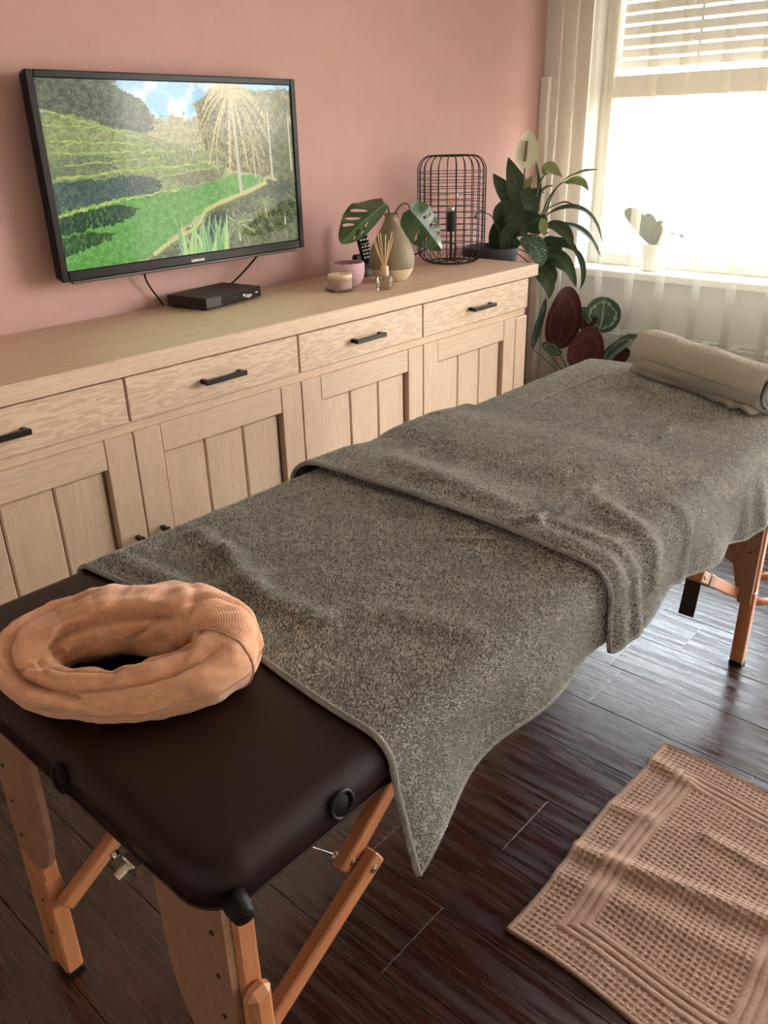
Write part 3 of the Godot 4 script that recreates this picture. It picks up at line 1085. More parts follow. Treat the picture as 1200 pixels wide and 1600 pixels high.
func landscape() -> ImageTexture:
	# the picture on the screen: sky, wooded slope, stepped fields, rice, winding bank, palms
	var w := 480
	var h := 270
	var px := PackedByteArray()
	px.resize(w * h * 3)
	var n1 := noise(0.014, 101, 4)
	var n2 := noise(0.07, 102, 4)
	var n3 := noise(0.22, 103, 3)
	var areas := [
		[[[-0.1, 0.13], [0.10, 0.16], [0.24, 0.24], [0.36, 0.30], [0.50, 0.36], [0.66, 0.40], [0.66, 0.62], [-0.1, 0.72]], rgb(120, 134, 92), rgb(176, 180, 122)],
		[[[-0.1, -0.1], [0.23, -0.1], [0.27, 0.03], [0.37, 0.12], [0.40, 0.22], [0.36, 0.29], [0.22, 0.23], [0.0, 0.14], [-0.1, 0.13]], rgb(82, 88, 74), rgb(132, 134, 112)],
		[[[-0.1, 0.40], [0.20, 0.39], [0.24, 0.46], [0.16, 0.50], [-0.1, 0.50]], rgb(96, 112, 92), rgb(150, 158, 112)],
		[[[-0.1, 0.53], [0.10, 0.52], [0.30, 0.50], [0.40, 0.55], [0.36, 0.62], [0.24, 0.64], [0.05, 0.70], [-0.1, 0.72]], rgb(58, 78, 76), rgb(104, 122, 106)],
		[[[0.42, 0.52], [0.60, 0.47], [0.66, 0.50], [0.64, 0.56], [0.50, 0.58]], rgb(112, 110, 86), rgb(160, 152, 118)],
		[[[-0.1, 0.70], [0.16, 0.64], [0.36, 0.62], [0.52, 0.59], [0.70, 0.54], [0.84, 0.56], [0.80, 0.62], [0.62, 0.70], [0.52, 0.78], [0.40, 0.88], [0.30, 0.98], [-0.1, 1.1]], rgb(78, 140, 62), rgb(122, 178, 92)],
		[[[-0.1, 0.69], [0.10, 0.67], [0.22, 0.66], [0.30, 0.70], [0.22, 0.76], [0.14, 0.78], [0.05, 0.80], [-0.1, 0.80]], rgb(34, 54, 44), rgb(58, 88, 58)],
		[[[-0.1, 0.84], [0.10, 0.80], [0.20, 0.82], [0.12, 0.88], [-0.1, 0.94]], rgb(36, 62, 42), rgb(64, 104, 56)],
		[[[0.22, 1.1], [0.32, 0.97], [0.42, 0.90], [0.52, 0.80], [0.60, 0.72], [0.74, 0.66], [0.84, 0.60], [1.1, 0.56], [1.1, 1.1]], rgb(58, 70, 52), rgb(134, 136, 88)],
		[[[0.46, 0.88], [0.53, 0.82], [0.60, 0.76], [0.66, 0.76], [0.64, 0.84], [0.52, 0.94]], rgb(36, 44, 48), rgb(66, 76, 70)],
		[[[0.56, 0.10], [0.64, 0.04], [1.1, 0.0], [1.1, 0.60], [0.84, 0.56], [0.66, 0.50], [0.58, 0.38]], rgb(84, 86, 56), rgb(186, 170, 120)],
		[[[0.82, 0.34], [1.1, 0.20], [1.1, 0.62], [0.90, 0.58]], rgb(74, 82, 56), rgb(140, 138, 92)],
	]
	var poly := []
	for a in areas:
		var pv := PackedVector2Array()
		for q in a[0]:
			pv.push_back(Vector2(q[0], q[1]))
		poly.push_back(pv)
	for y in h:
		for x in w:
			var a := n1.get_noise_2d(x, y)
			var b := n2.get_noise_2d(x, y)
			var f := n3.get_noise_2d(x, y)
			var p := Vector2(float(x) / w + b * 0.022 + f * 0.012, float(y) / h + a * 0.02 + b * 0.018)
			var c := rgb(150, 200, 224).lerp(rgb(246, 238, 222), clampf(0.15 + p.y * 2.4 + a * 2.0, 0.0, 1.0))
			if p.y > 0.19 - 0.05 * b:
				c = rgb(204, 194, 152).lerp(rgb(140, 140, 100), clampf(0.4 + f * 1.2 + b * 0.6, 0.0, 1.0))
			for k in areas.size():
				if Geometry2D.is_point_in_polygon(p, poly[k]):
					c = (areas[k][1] as Color).lerp(areas[k][2], clampf(0.45 + b * 0.7 + f * 0.9, 0.0, 1.0))
			var o := (y * w + x) * 3
			px[o] = int(c.r * 255.0)
			px[o + 1] = int(c.g * 255.0)
			px[o + 2] = int(c.b * 255.0)
	var im := Image.create_from_data(w, h, false, Image.FORMAT_RGB8, px)
	w = 960
	h = 540
	im.resize(w, h, Image.INTERPOLATE_CUBIC)
	px = im.get_data()
	# lit grassy edges of the steps
	for q in [[0.0, 0.15, 0.32, 0.30, 3.0], [0.0, 0.22, 0.30, 0.27, 2.0], [0.02, 0.31, 0.38, 0.34, 3.0], [0.02, 0.37, 0.46, 0.38, 3.0], [0.02, 0.50, 0.62, 0.45, 5.0], [0.05, 0.435, 0.40, 0.41, 2.5], [0.40, 0.52, 0.66, 0.475, 3.5], [0.0, 0.70, 0.22, 0.635, 6.0], [0.22, 0.635, 0.46, 0.60, 4.0]]:
		var prev := Vector2(q[0] * w, q[1] * h)
		for k in range(1, 25):
			var t := k / 24.0
			var e := Vector2(lerpf(q[0], q[2], t) * w, lerpf(q[1], q[3], t) * h + rng.randf_range(-4, 4))
			stroke(px, w, h, prev, e, q[4] * rng.randf_range(0.5, 1.1), q[4] * 0.7, rgb(196, 204, 132).lerp(rgb(146, 176, 84), rng.randf()), 0.8)
			prev = e
	var bank := [[0.33, 0.965], [0.41, 0.895], [0.50, 0.85], [0.535, 0.80], [0.56, 0.74], [0.63, 0.70], [0.74, 0.655], [0.85, 0.60]]
	for k in bank.size() - 1:
		stroke(px, w, h, Vector2(bank[k][0] * w, bank[k][1] * h), Vector2(bank[k + 1][0] * w, bank[k + 1][1] * h), 8.0, 6.0, rgb(200, 192, 126), 0.9)
		stroke(px, w, h, Vector2(bank[k][0] * w + 8, bank[k][1] * h + 10), Vector2(bank[k + 1][0] * w + 8, bank[k + 1][1] * h + 9), 4.0, 3.0, rgb(112, 124, 66), 0.8)
	# blades of rice
	for k in 900:
		var u := rng.randf_range(0.0, 0.60)
		var v := rng.randf_range(0.66, 0.98)
		if v > 0.98 - 0.38 * maxf(0.0, u - 0.26):
			continue
		var e := Vector2(u * w, v * h)
		stroke(px, w, h, e, e + Vector2(rng.randf_range(-3, 3), -rng.randf_range(5, 12)), 1.0, 0.6, rgb(96, 168, 62).lerp(rgb(156, 204, 110), rng.randf()), 0.55)
	for q in [[0.46, 0.20, 40.0], [0.53, 0.29, 44.0], [0.60, 0.26, 52.0], [0.41, 0.33, 28.0], [0.63, 0.38, 44.0], [0.57, 0.40, 32.0], [0.50, 0.36, 26.0]]:
		palm(px, w, h, Vector2(q[0] * w, q[1] * h), q[2], 9, rgb(200, 190, 140), rgb(138, 138, 98), 0.6, q[2] * 1.6)
	palm(px, w, h, Vector2(0.72 * w, 0.04 * h), 160.0, 20, rgb(240, 220, 168), rgb(176, 156, 102), 1.4, 330.0)
	palm(px, w, h, Vector2(0.88 * w, 0.08 * h), 110.0, 13, rgb(196, 184, 128), rgb(70, 80, 52), 1.2, 280.0)
	palm(px, w, h, Vector2(0.98 * w, 0.12 * h), 90.0, 12, rgb(120, 122, 80), rgb(66, 78, 52), 1.1, 220.0)
	palm(px, w, h, Vector2(0.80 * w, 0.32 * h), 66.0, 11, rgb(204, 186, 124), rgb(124, 120, 76), 0.9, 130.0)
	palm(px, w, h, Vector2(0.93 * w, 0.64 * h), 96.0, 14, rgb(70, 96, 66), rgb(22, 34, 28), 0.5, 130.0)
	palm(px, w, h, Vector2(0.84 * w, 0.72 * h), 60.0, 12, rgb(164, 166, 100), rgb(100, 118, 72), 0.7, 60.0)
	palm(px, w, h, Vector2(0.70 * w, 0.84 * h), 100.0, 22, rgb(196, 200, 138), rgb(58, 78, 56), 0.3, 60.0)
	for k in 30:
		var x0 := rng.randf_range(0.42, 0.64) * w
		var e := Vector2(x0 + rng.randf_range(-40, 40), rng.randf_range(0.74, 0.90) * h)
		var cc := rgb(66, 142, 96).lerp(rgb(176, 204, 122), rng.randf())
		stroke(px, w, h, Vector2(x0, h), e, 11.0, 1.5, cc, 0.95)
		stroke(px, w, h, Vector2(x0, h), e, 1.2, 0.8, rgb(206, 224, 168), 0.7)
	return tex_rgb(w, h, px)

func build_television() -> void:
	var tv := thing("television", "flat black wall-mounted television showing green rice terraces and palms", "television")
	var x0 := -1.633
	var x1 := -0.717
	var y0 := 1.026
	var y1 := 1.548
	var zf := -0.428
	var c := Vector3((x0 + x1) / 2, (y0 + y1) / 2, zf)
	var b := MB.new()
	b.box(c + Vector3(0, 0, -0.021), Vector3(x1 - x0, y1 - y0, 0.036), 0.010)
	b.box(c + Vector3(0, -0.02, -0.043), Vector3(0.5, 0.3, 0.02), 0.006)
	part(tv, "housing", b, M.black_plastic)
	# bezel: four strips proud of the screen
	var sx0 := x0 + 0.022
	var sx1 := x1 - 0.022
	var sy0 := y0 + 0.028
	var sy1 := y1 - 0.019
	for q in [[x0, sx0, y0, y1], [sx1, x1, y0, y1], [sx0, sx1, y0, sy0], [sx0, sx1, sy1, y1]]:
		b = MB.new()
		b.box(Vector3((q[0] + q[1]) / 2, (q[2] + q[3]) / 2, zf - 0.001), Vector3(q[1] - q[0], q[3] - q[2], 0.010), 0.0025)
		part(tv, "bezel", b, M.black_plastic)
	b = MB.new()
	b.box(Vector3(c.x, y0 - 0.004, zf - 0.006), Vector3(x1 - x0 - 0.06, 0.010, 0.010), 0.003)
	part(tv, "lower_lip", b, M.grey_plastic)
	b = MB.new()
	var cs := [Vector3(sx0, sy1, zf - 0.002), Vector3(sx1, sy1, zf - 0.002), Vector3(sx1, sy0, zf - 0.002), Vector3(sx0, sy0, zf - 0.002)]
	b.add(PackedVector3Array(cs), PackedVector2Array([Vector2(0, 0), Vector2(1, 0), Vector2(1, 1), Vector2(0, 1)]), PackedInt32Array([0, 1, 2, 0, 2, 3]), true, false)
	var sm := plain(rgb(12, 11, 11), 0.10)
	sm.metallic_specular = 0.3
	var pic := landscape()
	sm.emission_enabled = true
	sm.emission = Color.WHITE
	sm.emission_operator = BaseMaterial3D.EMISSION_OP_MULTIPLY
	sm.emission_texture = pic
	sm.emission_energy_multiplier = 0.29
	part(tv, "screen", b, sm).set_meta("label", "lit screen with a landscape of terraces")
	var lamp := AreaLight3D.new()
	lamp.name = "screen_glow"
	lamp.area_size = Vector2(sx1 - sx0, sy1 - sy0)
	lamp.light_energy = 0.05
	lamp.light_color = Color(0.85, 0.95, 0.78)
	lamp.shadow_enabled = true
	lamp.area_range = 8.0
	tv.add_child(lamp)
	lamp.position = c + Vector3(0, 0, 0.006)
	lamp.rotation = Vector3(0, PI, 0)
	# maker's lettering on the lower bezel
	lettering(tv, "SAMSUNG", Vector3(-1.175, y0 + 0.0085, zf + 0.0042), 0.050, Basis.IDENTITY, "lettering")
	b = MB.new()
	b.box(Vector3(x1 - 0.036, y0 + 0.008, zf + 0.0045), Vector3(0.008, 0.0035, 0.001), 0.0)
	part(tv, "standby_light", b, plain(rgb(180, 40, 36), 0.4))
	b = MB.new()
	b.box(Vector3(c.x, c.y, -0.4945), Vector3(0.16, 0.22, 0.039), 0.003)
	part(tv, "wall_bracket", b, M.black_metal)
	# leads down the wall
	var l1 := []
	for k in 16:
		var a := k / 15.0
		l1.push_back(Vector3(-1.335 + 0.055 * a * a - 0.008 * sin(a * 5.0), 1.05 - 0.147 * a, -0.470 - 0.032 * a))
	b = MB.new()
	b.tube(l1, 0.0028, 8)
	tag(part(self, "power_cable", b, M.rubber), "thin black cable dropping straight from the television to the sideboard", "cable")
	var l2 := []
	for k in 16:
		var a := k / 15.0
		l2.push_back(Vector3(-0.890, 1.028, -0.458).lerp(Vector3(-1.035, 0.925, -0.476), a) + Vector3(0, -0.006 * sin(a * PI), 0))
	b = MB.new()
	b.tube(l2, 0.0034, 8)
	tag(part(self, "signal_cable", b, M.rubber), "black cable slanting from the television to the back of the set-top box", "cable")
	# set-top box
	var st := thing("set_top_box", "slim black set-top box with white lettering on the sideboard", "set-top box")
	var turn := Basis(Vector3.UP, 0.17)
	var dx := turn * Vector3.RIGHT
	var dz := turn * Vector3.BACK
	var fl := Vector3(-1.247, 0.902, -0.311)
	var cen := fl + dx * 0.13 - dz * 0.082 + Vector3(0, 0.019, 0)
	b = MB.new()
	b.box(cen, Vector3(0.26, 0.034, 0.165), 0.003, 0, turn)
	part(st, "case", b, M.matt_black)
	b = MB.new()
	b.box(cen + dz * 0.0831 + dx * 0.035, Vector3(0.186, 0.029, 0.002), 0.0006, 0, turn)
	part(st, "front_glass", b, M.black_plastic)
	b = MB.new()
	for k in 3:
		b.box(cen + dz * 0.0845 + dx * (-0.02 + k * 0.014), Vector3(0.009, 0.0012, 0.0006), 0.0, 0, turn)
	part(st, "button_marks", b, M.grey_plastic)
	lettering(st, "Ziggo", cen + dz * 0.0844 + dx * 0.066 + Vector3(0, -0.004, 0), 0.030, turn, "lettering")
	b = MB.new()
	var dot := cen + dz * 0.0842 + dx * 0.044
	b.tube([dot, dot + dz * 0.0006], 0.0042, 12)
	part(st, "emblem", b, M.white_ink)
	b = MB.new()
	b.box(cen + dz * 0.0845 + dx * 0.106, Vector3(0.013, 0.0028, 0.0006), 0.0, 0, turn)
	part(st, "status_mark", b, M.white_ink)
	for q in [[-0.11, -0.06], [0.11, -0.06], [-0.11, 0.06], [0.11, 0.06]]:
		b = MB.new()
		b.tube([cen + dx * q[0] + dz * q[1] + Vector3(0, -0.0215, 0), cen + dx * q[0] + dz * q[1] + Vector3(0, -0.017, 0)], 0.006, 10)
		part(st, "foot", b, M.rubber)

func lettering(parent: Node, words: String, at: Vector3, width: float, turn: Basis, called: String) -> void:
	var tm := TextMesh.new()
	tm.text = words
	var f := SystemFont.new()
	f.font_names = PackedStringArray(["Droid Sans"])
	f.font_weight = 700
	tm.font = f
	tm.font_size = 48
	tm.depth = 0.02
	tm.pixel_size = 0.01
	var box := tm.get_aabb()
	var s := width / maxf(box.size.x, 0.001)
	var o := put(parent, called, tm, M.white_ink)
	o.transform = Transform3D(turn.scaled(Vector3.ONE * 1.0) * Basis.from_scale(Vector3(s, s, s * 0.4)), at)

# ---------------------------------------------------------------- cloth
func ridge(p: Vector2, a: Vector2, b: Vector2, width: float, height: float) -> float:
	var q := Geometry2D.get_closest_point_to_segment(p, a, b)
	var d := p.distance_squared_to(q) / (width * width)
	return height * exp(-d) if d < 9.0 else 0.0

# a towel laid across the table; lift raises it, drops are how far it hangs, shape adds folds in (x, place across)
func drape(called: String, label: String, near: Callable, far: Callable, lift: float, drop_l: float, drop_r: Callable, shape: Callable, nx: int, ns: int, sd: int) -> void:
	var zl := 0.555 - lift
	var zr := 1.265 + lift
	var yt := 0.7208 + lift
	var r := 0.034 + lift
	var arc := PI * 0.5 * r
	var flat := zr - zl - 2.0 * r
	var n1 := noise(1.0, sd, 3)
	var up := PackedVector3Array()
	var dn := PackedVector3Array()
	var uv := PackedVector2Array()
	for i in nx:
		for j in ns:
			var u := i / float(nx - 1)
			var xm: float = lerpf(near.call(0.9), far.call(0.9), u)
			var dr: float = drop_r.call(xm)
			var s := lerpf(-drop_l, arc * 2.0 + flat + dr, j / float(ns - 1))
			var place := zl + r + (s - arc)           # equals z on the flat of the table
			var x: float = lerpf(near.call(place), far.call(place), u)
			var pos := Vector3(x, yt, place)
			var nrm := Vector3.UP
			if s < 0.0:
				pos = Vector3(x, yt - r + s, zl)
				nrm = Vector3(0, 0, -1)
			elif s < arc:
				var a := s / r
				pos = Vector3(x, yt - r + r * sin(a), zl + r - r * cos(a))
				nrm = Vector3(0, sin(a), -cos(a))
			elif s > arc + flat:
				var over := s - arc - flat
				if over < arc:
					var a := over / r
					pos = Vector3(x, yt - r + r * cos(a), zr - r + r * sin(a))
					nrm = Vector3(0, cos(a), sin(a))
				else:
					var d := over - arc
					pos = Vector3(x, yt - r - d, zr + 0.10 * d + 0.010 * sin(x * 21.0 + 3.0) * d / 0.1)
					nrm = Vector3(0, 0.08, 1).normalized()
			var hgt: float = shape.call(x, place) + 0.0016 * (1.0 + n1.get_noise_2d(x * 6.0, place * 6.0)) + 0.0009 * n1.get_noise_2d(x * 30.0, place * 30.0)
			hgt = maxf(hgt, 0.0024)
			up.push_back(pos + nrm * (hgt + 0.005))
			dn.push_back(pos + nrm * hgt)
			uv.push_back(Vector2(x, place))
	var b := MB.new()
	b.grid(up, uv, nx, ns)
	b.grid(dn, uv, nx, ns)
	var o := thing(called, label, "towel", "grey towels across the massage table")
	part(o, "cloth", b, M.grey_terry)
	pile(o, up, nx, ns, 100000, 0.0025, rgb(182, 180, 175), rgb(236, 234, 228), sd)
	var rim := []
	for j in range(0, ns, 2):
		rim.push_back((up[j] + dn[j]) / 2)
	for i in range(2, nx - 1, 2):
		rim.push_back((up[i * ns + ns - 1] + dn[i * ns + ns - 1]) / 2)
	for j in range(ns - 1, -1, -2):
		rim.push_back((up[(nx - 1) * ns + j] + dn[(nx - 1) * ns + j]) / 2)
	for i in range(nx - 3, 1, -2):
		rim.push_back((up[i * ns] + dn[i * ns]) / 2)
	b = MB.new()
	b.tube(rim, 0.0047, 8, true)
	part(o, "hem", b, M.grey_hem)

func build_towels() -> void:
	drape("grey_towel", "grey terry towel hanging to a point beside the bare leather end of the table",
		func(q): return -2.192 + 0.012 * sin(q * 9.0) - 0.03 * maxf(0.0, q - 1.22),
		func(_q): return -1.60, 0.001, 0.10,
		func(x): return 0.088 + 0.082 * exp(-(x + 2.19) / 0.10), folds_head, 150, 260, 3)
	drape("grey_towel", "grey terry towel in the middle of the table, its edges lapping over the two others",
		func(q): return -1.672 + 0.012 * sin(q * 8.0 + 1.0) + 0.010 * exp(-pow((q - 0.66) / 0.05, 2.0)),
		func(q): return -1.118 + 0.012 * sin(q * 5.0), 0.0150, 0.09,
		func(x): return 0.092 + 0.012 * sin(x * 14.0), folds_middle, 150, 250, 11)
	drape("grey_towel", "grey terry towel at the window end of the table under the rolled towel",
		func(_q): return -1.16,
		func(q): return -0.452 - 0.55 * pow(maxf(0.0, absf(q - 0.90) - 0.22), 1.5), 0.001, 0.08,
		func(x): return 0.125 + 0.015 * sin(x * 17.0) - 0.05 * smoothstep(-0.9, -0.6, x), folds_foot, 150, 230, 19)
	head_ring()
	towel_roll()

func folds_head(x: float, q: float) -> float:
	var p := Vector2(x, q)
	var h := ridge(p, Vector2(-2.01, 0.64), Vector2(-2.03, 0.74), 0.022, 0.012)
	h += ridge(p, Vector2(-2.03, 0.74), Vector2(-2.08, 0.88), 0.024, 0.013)
	h += ridge(p, Vector2(-2.08, 0.88), Vector2(-2.07, 1.02), 0.026, 0.010)
	h += ridge(p, Vector2(-2.15, 0.60), Vector2(-2.14, 0.76), 0.018, 0.007)
	h += ridge(p, Vector2(-2.13, 0.80), Vector2(-2.02, 0.86), 0.02, 0.005)
	h += ridge(p, Vector2(-2.0, 1.05), Vector2(-1.95, 1.20), 0.03, 0.005)
	h += ridge(p, Vector2(-1.84, 1.062), Vector2(-1.70, 1.070), 0.008, 0.005)
	h += ridge(p, Vector2(-1.80, 0.64), Vector2(-1.71, 0.655), 0.009, 0.004)
	h += ridge(p, Vector2(-1.74, 1.0), Vector2(-1.70, 1.06), 0.010, 0.005)
	return h

func folds_middle(x: float, q: float) -> float:
	var p := Vector2(x, q)
	var edge := x + 1.672
	var h := 0.006 * exp(-pow((edge - 0.02) / 0.022, 2.0)) * smoothstep(1.0, 1.15, q)
	h += 0.006 * exp(-pow((edge - 0.066) / 0.014, 2.0)) * smoothstep(1.08, 1.2, q)
	h += 0.004 * exp(-pow(edge / 0.02, 2.0)) * exp(-pow((q - 0.60) / 0.03, 2.0))
	h += 0.011 * (1.0 - exp(-pow((x + 1.46) / 0.06, 2.0)) * smoothstep(1.12, 1.0, q)) * smoothstep(1.3, 1.1, q) * smoothstep(-1.12, -1.25, x)
	h += ridge(p, Vector2(-1.56, 0.72), Vector2(-1.60, 1.02), 0.035, 0.011)
	h += ridge(p, Vector2(-1.63, 1.105), Vector2(-1.37, 1.085), 0.009, 0.007)
	h += ridge(p, Vector2(-1.61, 1.135), Vector2(-1.40, 1.110), 0.007, 0.006)
	h += ridge(p, Vector2(-1.645, 1.09), Vector2(-1.630, 1.11), 0.012, 0.009)
	h += ridge(p, Vector2(-1.50, 1.18), Vector2(-1.54, 1.33), 0.024, 0.010)
	h += ridge(p, Vector2(-1.46, 1.12), Vector2(-1.50, 1.18), 0.026, 0.007)
	h += ridge(p, Vector2(-1.38, 1.26), Vector2(-1.40, 1.40), 0.02, 0.006)
	return h

func folds_foot(x: float, q: float) -> float:
	var p := Vector2(x, q)
	var h := ridge(p, Vector2(-1.10, 0.69), Vector2(-0.62, 0.70), 0.007, 0.006)
	h += ridge(p, Vector2(-1.05, 1.0), Vector2(-0.80, 0.99), 0.007, 0.006)
	h += ridge(p, Vector2(-1.02, 1.06), Vector2(-0.86, 1.04), 0.007, 0.006)
	h += (0.005 + 0.005 * sin(x * 70.0)) * smoothstep(1.27, 1.36, q) * smoothstep(-1.08, -1.0, x)
	return h

# short loops of yarn standing out of a cloth grid
func pile(parent: Node, p: PackedVector3Array, rows: int, cols: int, count: int, length: float, dark: Color, light: Color, sd: int, core := []) -> void:
	var b := MB.new()
	for k in 2:
		var sx := Vector3(1, 0, 0) if k == 0 else Vector3(0.3, 0, 0.95)
		var ln := Vector3(0, 0, 0.45) if k == 0 else Vector3(-0.4, 0, 0.1)
		var vs := PackedVector3Array()
		for q in [[0.0, 0.17], [0.45, 0.2], [0.8, 0.17], [1.0, 0.08]]:
			var c: Vector3 = Vector3.UP * (sin(q[0] * 1.7)) * 0.85 + ln * q[0] * q[0]
			vs.push_back(c - sx * q[1])
			vs.push_back(c + sx * q[1])
		var uvs := PackedVector2Array()
		uvs.resize(8)
		b.add(vs, uvs, PackedInt32Array([0, 1, 3, 0, 3, 2, 2, 3, 5, 2, 5, 4, 4, 5, 7, 4, 7, 6]), true, false)
	var mm := MultiMesh.new()
	mm.transform_format = MultiMesh.TRANSFORM_3D
	mm.use_colors = true
	mm.mesh = b.mesh()
	mm.instance_count = count
	var r := RandomNumberGenerator.new()
	r.seed = sd
	var n1 := noise(55.0, sd, 2)
	var nap := noise(14.0, sd + 5, 2)
	var d0 := dark.srgb_to_linear()
	var d1 := light.srgb_to_linear()
	for k in count:
		var fi := r.randf() * (rows - 1.001)
		var fj := r.randf() * (cols - 1.001)
		var i := int(fi)
		var j := int(fj)
		var a := p[i * cols + j]
		var ex := p[(i + 1) * cols + j] - a
		var ey := p[i * cols + j + 1] - a
		var at := a + ex * (fi - i) + ey * (fj - j)
		var nm := ey.cross(ex).normalized()
		if nm.y < -0.1 or (absf(nm.y) <= 0.1 and nm.z < 0.0 and at.z > 0.9) or (absf(nm.y) <= 0.1 and nm.z > 0.0 and at.z < 0.6):
			nm = -nm
		if core.size() == 2:
			nm = (at - Geometry3D.get_closest_point_to_segment(at, core[0], core[1])).normalized()
		var turn := nap.get_noise_3dv(at) * 1.1 + r.randf_range(-0.7, 0.7)
		var e1 := nm.cross(Vector3(0.3, 0.1, 0.9)).normalized()
		var up := (nm + e1 * r.randf_range(-0.35, 0.35) + ex.normalized() * r.randf_range(-0.35, 0.35)).normalized()
		var bs := Basis(up.cross(e1.cross(up)).normalized() * 1.0, up, Vector3.ZERO)
		bs = Basis(e1.cross(up).cross(up).normalized(), up, e1.cross(up).normalized()) * Basis(Vector3.UP, turn)
		var sc := length * r.randf_range(0.7, 1.25) * (1.0 + 0.2 * n1.get_noise_3dv(at))
		mm.set_instance_transform(k, Transform3D(bs * Basis.from_scale(Vector3.ONE * sc), at))
		mm.set_instance_color(k, d0.lerp(d1, clampf(0.5 + 0.18 * n1.get_noise_3dv(at * 0.6) + r.randf_range(-0.35, 0.35), 0.0, 1.0)))
	var o := MultiMeshInstance3D.new()
	o.multimesh = mm
	o.material_override = M.tuft
	o.name = numbered(parent, "pile")
	o.set_meta("kind", "stuff")
	parent.add_child(o, true)

func window_of(x: float, a: float, b: float, soft: float) -> float:
	return smoothstep(a - soft, a + soft, x) * (1.0 - smoothstep(b - soft, b + soft, x))

func head_ring() -> void:
	var o := thing("head_rest_towel", "peach towel twisted into a ring on the leather for the face", "towel")
	var c := Vector3(-2.328, 0.7215, 0.914)
	var er := Vector3(0.663, 0, 0.748)
	var ef := Vector3(0.748, 0, -0.663)
	var nt := 300
	var np := 84
	var n1 := noise(1.0, 31, 2)
	var p := PackedVector3Array()
	var t := PackedVector2Array()
	var start := -0.55
	var sweep := TAU + 0.30
	for i in nt:
		var w := i / float(nt - 1)
		var th := start + sweep * w
		var rr := 0.044 + 0.011 * sin(th) + 0.004 * (w - 0.5) + 0.004 * cos(th)
		var mid := c + er * (0.130 * cos(th)) + ef * (0.076 * sin(th)) + Vector3.UP * rr * 0.88
		var out := (er * (cos(th) * 0.076) + ef * (sin(th) * 0.130)).normalized()
		for j in np:
			var a := TAU * j / np
			var f := 1.0 + 0.16 * n1.get_noise_3d(cos(th) * 1.3 + 4.0, sin(th) * 1.3, sin(a - 0.5) * 0.9) + 0.05 * n1.get_noise_3d(cos(th) * 4.0, sin(th) * 4.0, sin(a) * 1.5)
			# long folds: [where round the tube, drift, from, to, width, depth]
			for k in [[2.35, 0.10, 1.0, 3.6, 0.15, 0.40], [1.35, -0.30, 2.2, 4.6, 0.13, 0.36], [0.75, 0.22, 3.6, 5.7, 0.12, 0.26], [1.75, 0.15, 3.9, 5.9, 0.12, 0.30], [2.6, -0.1, 4.4, 6.2, 0.12, 0.16]]:
				var ang := wrapf(a - k[0] - k[1] * (th - k[2]), -PI, PI)
				var on := window_of(th, k[2], k[3], 0.35)
				f -= k[5] * on * exp(-pow(ang / k[4], 2.0))
				f += k[5] * 0.45 * on * exp(-pow((ang + 0.30) / 0.24, 2.0))
			# short folds across the front
			for k in [[3.75, 0.5, 0.10], [4.15, -0.6, 0.08], [4.62, 0.35, 0.11], [5.05, -0.35, 0.07], [5.35, 0.4, 0.09], [0.55, 0.5, 0.10], [1.0, -0.3, 0.06]]:
				var g: float = (th - k[0] - k[1] * (a - 1.2)) / 0.07
				if a < 3.0:
					f -= k[2] * exp(-g * g)
					f += k[2] * 0.5 * exp(-pow(g - 2.2, 2.0) / 2.0)
			var q := mid + out * (cos(a) * rr * f * 1.06) + Vector3.UP * (sin(a) * rr * f * 0.90)
			q.y = maxf(q.y, 0.7225)
			p.push_back(q)
			t.push_back(Vector2(a * 0.06, th * 0.12))
	var b := MB.new()
	b.grid(p, t, nt, np, false, true)
	part(o, "cloth", b, M.peach)
	# hem at the free end and the tucked end inside
	for e in [nt - 1, 0]:
		var loop := []
		for j in range(0, np, 2):
			loop.push_back(p[e * np + j])
		b = MB.new()
		b.tube(loop, 0.0018, 6, true)
		var hem := part(o, "hem", b, M.peach)
		var mid := Vector3.ZERO
		for j in np:
			mid += p[e * np + j] / np
		var sp := []
		for k in 60:
			var g := k / 59.0
			var j := int(g * 2.4 * np) % np
			sp.push_back(mid.lerp(p[e * np + j], 0.92 - 0.8 * g))
		b = MB.new()
		b.tube(sp, 0.0045, 6)
		part(hem, "rolled_layer", b, M.peach)

